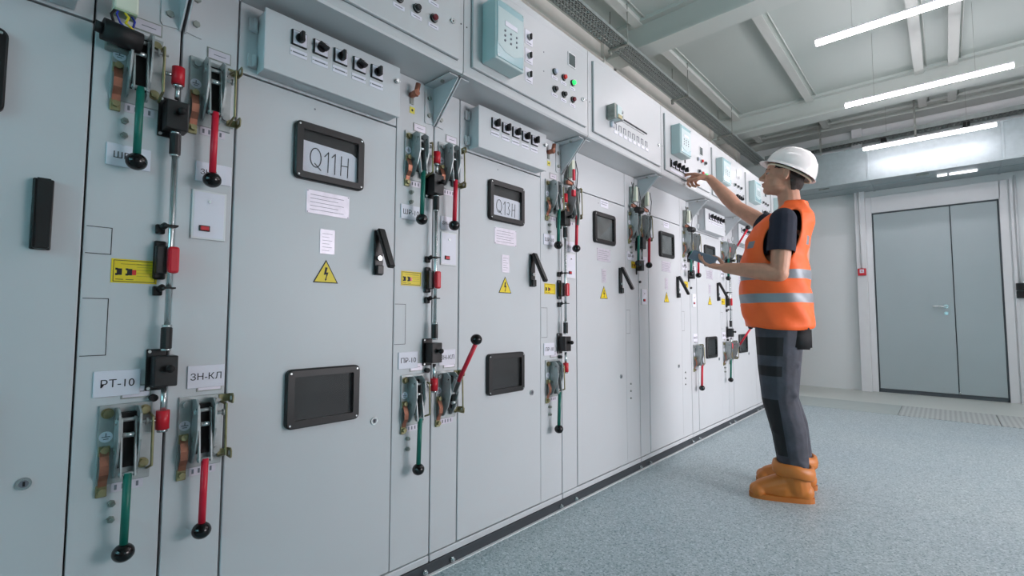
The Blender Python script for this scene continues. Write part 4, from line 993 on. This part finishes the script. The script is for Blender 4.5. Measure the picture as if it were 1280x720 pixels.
for i in range(len(zs) - 1):
    zc = (zs[i] + zs[i + 1]) / 2
    for j in range(NV):
        th = 2 * PI * (j + .5) / NV; sd_ = math.sin(th); cf = math.cos(th)
        # arm holes around the two sides
        hole = ((cf + .10) / .44) ** 2 + ((zc - 1.415) / .150) ** 2 < 1 and abs(sd_) > .6
        neck = zc > 1.50 and cf > .55 and (zc - 1.50) / .13 > (1 - cf) * 1.2
        if hole or neck: continue
        f_ = vb.bm.faces.new((V[i][j], V[i][(j + 1) % NV], V[i + 1][(j + 1) % NV], V[i + 1][j])); f_.smooth = True
        patch = abs(zc - 1.385) < .022 and ((.60 < cf < .80) and abs(sd_) > .5) or (abs(zc - 1.40) < .025 and -.93 < cf < -.80)
        f_.material_index = 1 if (1.062 < zc < 1.112 or 1.190 < zc < 1.240 or patch) else 0
bmesh.ops.delete(vb.bm, geom=[v for v in vb.bm.verts if not v.link_faces], context='VERTS')
for _ in range(14):      # smooth the cut edges of the arm holes and collar
    bv = [v for v in vb.bm.verts if v.is_boundary and v.co.z > 1.2]; new = {}
    for v in bv:
        nb = [e.other_vert(v).co for e in v.link_edges if e.is_boundary]
        if len(nb) == 2: new[v] = v.co * .4 + (nb[0] + nb[1]) * .3
    for v, c_ in new.items(): v.co = c_
vo = vb.build('safety_vest', person); sd = vo.modifiers.new('t', 'SOLIDIFY'); sd.thickness = .005; sd.offset = 1

# trousers
tr = MB()
tr.cap(to(PEL + Z * .0 + Lf * .05), to(PEL + Z * .0 - Lf * .05), .122, .122); tr.cap(to(PEL + Lf * .05 - Z * .06), to(PEL - Lf * .05 - Z * .06), .125, .125)
for H_, K_, A_ in ((HIP_L, KN_L, AN_L), (HIP_R, KN_R, AN_R)):
    up = A_ + Z * .075
    tr.cap(to(H_ + F * .022), to(H_ + (K_ - H_) * .5 + F * .014), .122, .108); tr.cap(to(H_ + (K_ - H_) * .5 + F * .014), to(K_), .108, .090)
    tr.cap(to(K_), to(K_ + (up - K_) * .5 - F * .012), .088, .086); tr.cap(to(K_ + (up - K_) * .5 - F * .012), to(up), .086, .076)
    for i in range(7):   # soft folds
        z_f = (.78, .71, .62, .47, .38, .30, .25)[i]; c_ = H_.lerp(K_, (H_.z - z_f) / (H_.z - K_.z)) if z_f > K_.z else K_.lerp(up, (K_.z - z_f) / (K_.z - up.z))
        rr_ = .10 - .03 * (.95 - z_f) / .7
        tr.cap(to(c_ + F * rr_ * (.5 - .9 * (i % 2)) + Lf * .04), to(c_ - F * rr_ * (.6 - .9 * (i % 2)) + Lf * .05 - Z * .05), .034, .026)
trou = smooth_union(tr, 'trousers', .007, TROUS, 5, .5, mats=[TROUSB, TRIMO])
b2 = bmesh.new(); b2.from_mesh(trou.data)
def cutp(co, no): bmesh.ops.bisect_plane(b2, geom=b2.verts[:] + b2.edges[:] + b2.faces[:], plane_co=co, plane_no=no)
for z_ in (.775, .875, .245, .54, .665, .72): cutp(Vector((0, 0, z_)), Z)
cutp(to(PEL), (PEL - KN_L).cross(Lf).normalized()); cutp(to(KN_L) + F * .01, (KN_L - AN_L).cross(Lf).normalized())
b2.to_mesh(trou.data); b2.free()
for p in trou.data.polygons:
    w_ = BASE + p.center; legc = PEL.lerp(KN_L, (PEL.z - w_.z) / (PEL.z - KN_L.z)) if w_.z > .53 else KN_L.lerp(AN_L, (.53 - w_.z) / .41)
    f_ = (w_ - legc).dot(F)
    if f_ > .0 and (.775 < w_.z < .875): p.material_index = 1
    elif f_ > .01 and .245 < w_.z < .54: p.material_index = 1
    elif f_ > .0 and .665 < w_.z < .72: p.material_index = 1
m = mb(TROUSB)
pc = PEL - F * .062 + Lf * .152 - Z * .100
def obox(mm, c0, ax, sz, bev=.01):
    t = bmesh.new(); bmesh.ops.create_cube(t, size=1.)
    for v in t.verts: v.co = Vector((v.co.x * sz[0], v.co.y * sz[1], v.co.z * sz[2]))
    bmesh.ops.bevel(t, geom=t.edges[:], offset=bev, segments=3, affect='EDGES')
    X_, Y_, Z_ = ax; M = Matrix((X_, Y_, Z_)).transposed().to_4x4(); M.translation = to(c0); mm.merge(t, M, True)
obox(m, pc, (F, Lf, Z), (.125, .030, .115)); m.use(TRIMO); obox(m, pc + F * .055 + Lf * .013 + Z * .002, (F, Lf, Z), (.012, .010, .10), .003)
m.build('pocket', person, label='black hip pocket with orange edge')

# boots with folded cuffs
def boot(A, d, nm):
    b = MB(); s = d.cross(Z).normalized(); G = Vector((A.x, A.y, 0))
    b.cap(to(G + Z * .085 - d * .012), to(G + Z * .150), .068, .072)
    b.cap(to(G - d * .045 + Z * .052), to(G + d * .05 + Z * .055), .050, .052); b.cap(to(G + d * .05 + Z * .058), to(G + d * .180 + Z * .040), .058, .038); b.cap(to(G + d * .02 + Z * .100), to(G + d * .150 + Z * .052), .056, .046)
    b.cap(to(G + d * .165 + s * .020 + Z * .037), to(G + d * .175 - s * .020 + Z * .037), .036, .036); b.cap(to(G + Z * .13 - d * .01), to(G + d * .09 + Z * .065), .055, .048)
    o = smooth_union(b, nm, .005, BOOT, 4)
    for v in o.data.vertices:
        if v.co.z < .004: v.co.z = .004
    m = mb(BOOTS); pts = []
    for i in range(28):
        a = 2 * PI * i / 28; ca, sa = math.cos(a), math.sin(a); wd = .050 + .010 * max(0, ca) - .004 * max(0, -ca)
        pts.append(G + d * (.062 + .158 * (abs(ca) ** .75) * (1 if ca > 0 else -1)) + s * wd * (abs(sa) ** .8) * (1 if sa > 0 else -1))
    m.prism([(to(p).x, to(p).y) for p in pts], 'z', 0, .026); m.build('boot_sole', o if False else person)
    # folded cuff: a thick slanted band
    c = mb(BOOT); n_ = 36; V2 = []
    prof = [(.072, .000), (.090, -.004), (.099, .006), (.102, .030), (.096, .056), (.084, .064), (.074, .060), (.071, .03)]
    for i in range(n_):
        a = 2 * PI * i / n_; ca, sa = math.cos(a), math.sin(a); sl = .010 * ca
        V2.append([c.bm.verts.new(to(G + d * r_ * 1.02 * ca + s * r_ * sa * .95 + Z * (.136 + h_ + sl + .004 * math.sin(3 * a)))) for r_, h_ in prof])
    fs = []
    for i in range(n_):
        for j in range(len(prof)): fs.append(c.bm.faces.new((V2[i][j], V2[(i + 1) % n_][j], V2[(i + 1) % n_][(j + 1) % len(prof)], V2[i][(j + 1) % len(prof)])))
    c._done(fs, True); bmesh.ops.recalc_face_normals(c.bm, faces=fs); c.build('boot_cuff', person)
boot(AN_L, (F + Vector((0, -.12, 0))).normalized(), 'boot'); boot(AN_R, (F + Vector((0, .10, 0))).normalized(), 'boot')

# phone held in the left hand
ph = thing('smartphone', 'grey smartphone held flat in the worker\'s left hand', 'phone', WR_L + dL.normalized() * .135 + Vector((0, 0, .036)))
t = bmesh.new(); bmesh.ops.create_cube(t, size=1.)
for v in t.verts: v.co = Vector((v.co.x * .150, v.co.y * .076, v.co.z * .009))
bmesh.ops.bevel(t, geom=t.edges[:], offset=.003, segments=2, affect='EDGES')
Xp = Vector((-.90, -.10, .38)).normalized(); Np = (Vector((.2, -.75, .60)) - Xp * Vector((.2, -.75, .60)).dot(Xp)).normalized(); Yp = Np.cross(Xp)
M = Matrix((Xp, Yp, Np)).transposed().to_4x4()
m = mb(PHONE); m.merge(t, M, False); m.build('phone_case', ph)
t = bmesh.new(); bmesh.ops.create_cube(t, size=1.)
for v in t.verts: v.co = Vector((v.co.x * .142, v.co.y * .068, v.co.z * .001 + .0048))
m = mb(PHSCR); m.merge(t, M, False); m.build('screen', ph)

# ------------------------------------------------------------------ camera, world, view
cam = bpy.data.cameras.new('camera'); co = bpy.data.objects.new('camera', cam); C.objects.link(co)
cam.sensor_width = 36; cam.lens = 601.0 / 1280 * 36; cam.clip_start = .05
yaw, pitch, roll = R(42.02), R(3.47), R(.13)
fw = Vector((-math.sin(yaw), math.cos(yaw), 0)); rt = Vector((math.cos(yaw), math.sin(yaw), 0))
f2 = fw * math.cos(pitch) + Z * math.sin(pitch); u2 = Z * math.cos(pitch) - fw * math.sin(pitch)
r3 = rt * math.cos(roll) + u2 * math.sin(roll); u3 = u2 * math.cos(roll) - rt * math.sin(roll)
M = Matrix((r3, u3, -f2)).transposed().to_4x4(); M.translation = Vector((1.503, 0, .98)); co.matrix_world = M
bpy.context.scene.camera = co
wd = bpy.data.worlds.new('world'); wd.use_nodes = True; bpy.context.scene.world = wd
wd.node_tree.nodes['Background'].inputs[0].default_value = (.5, .6, .65, 1); wd.node_tree.nodes['Background'].inputs[1].default_value = .3
vs = bpy.context.scene.view_settings; vs.view_transform = 'Standard'; vs.look = 'None'; vs.gamma = 1; vs.use_curve_mapping = False; vs.exposure = .25
bpy.context.scene.cycles.max_bounces = 8
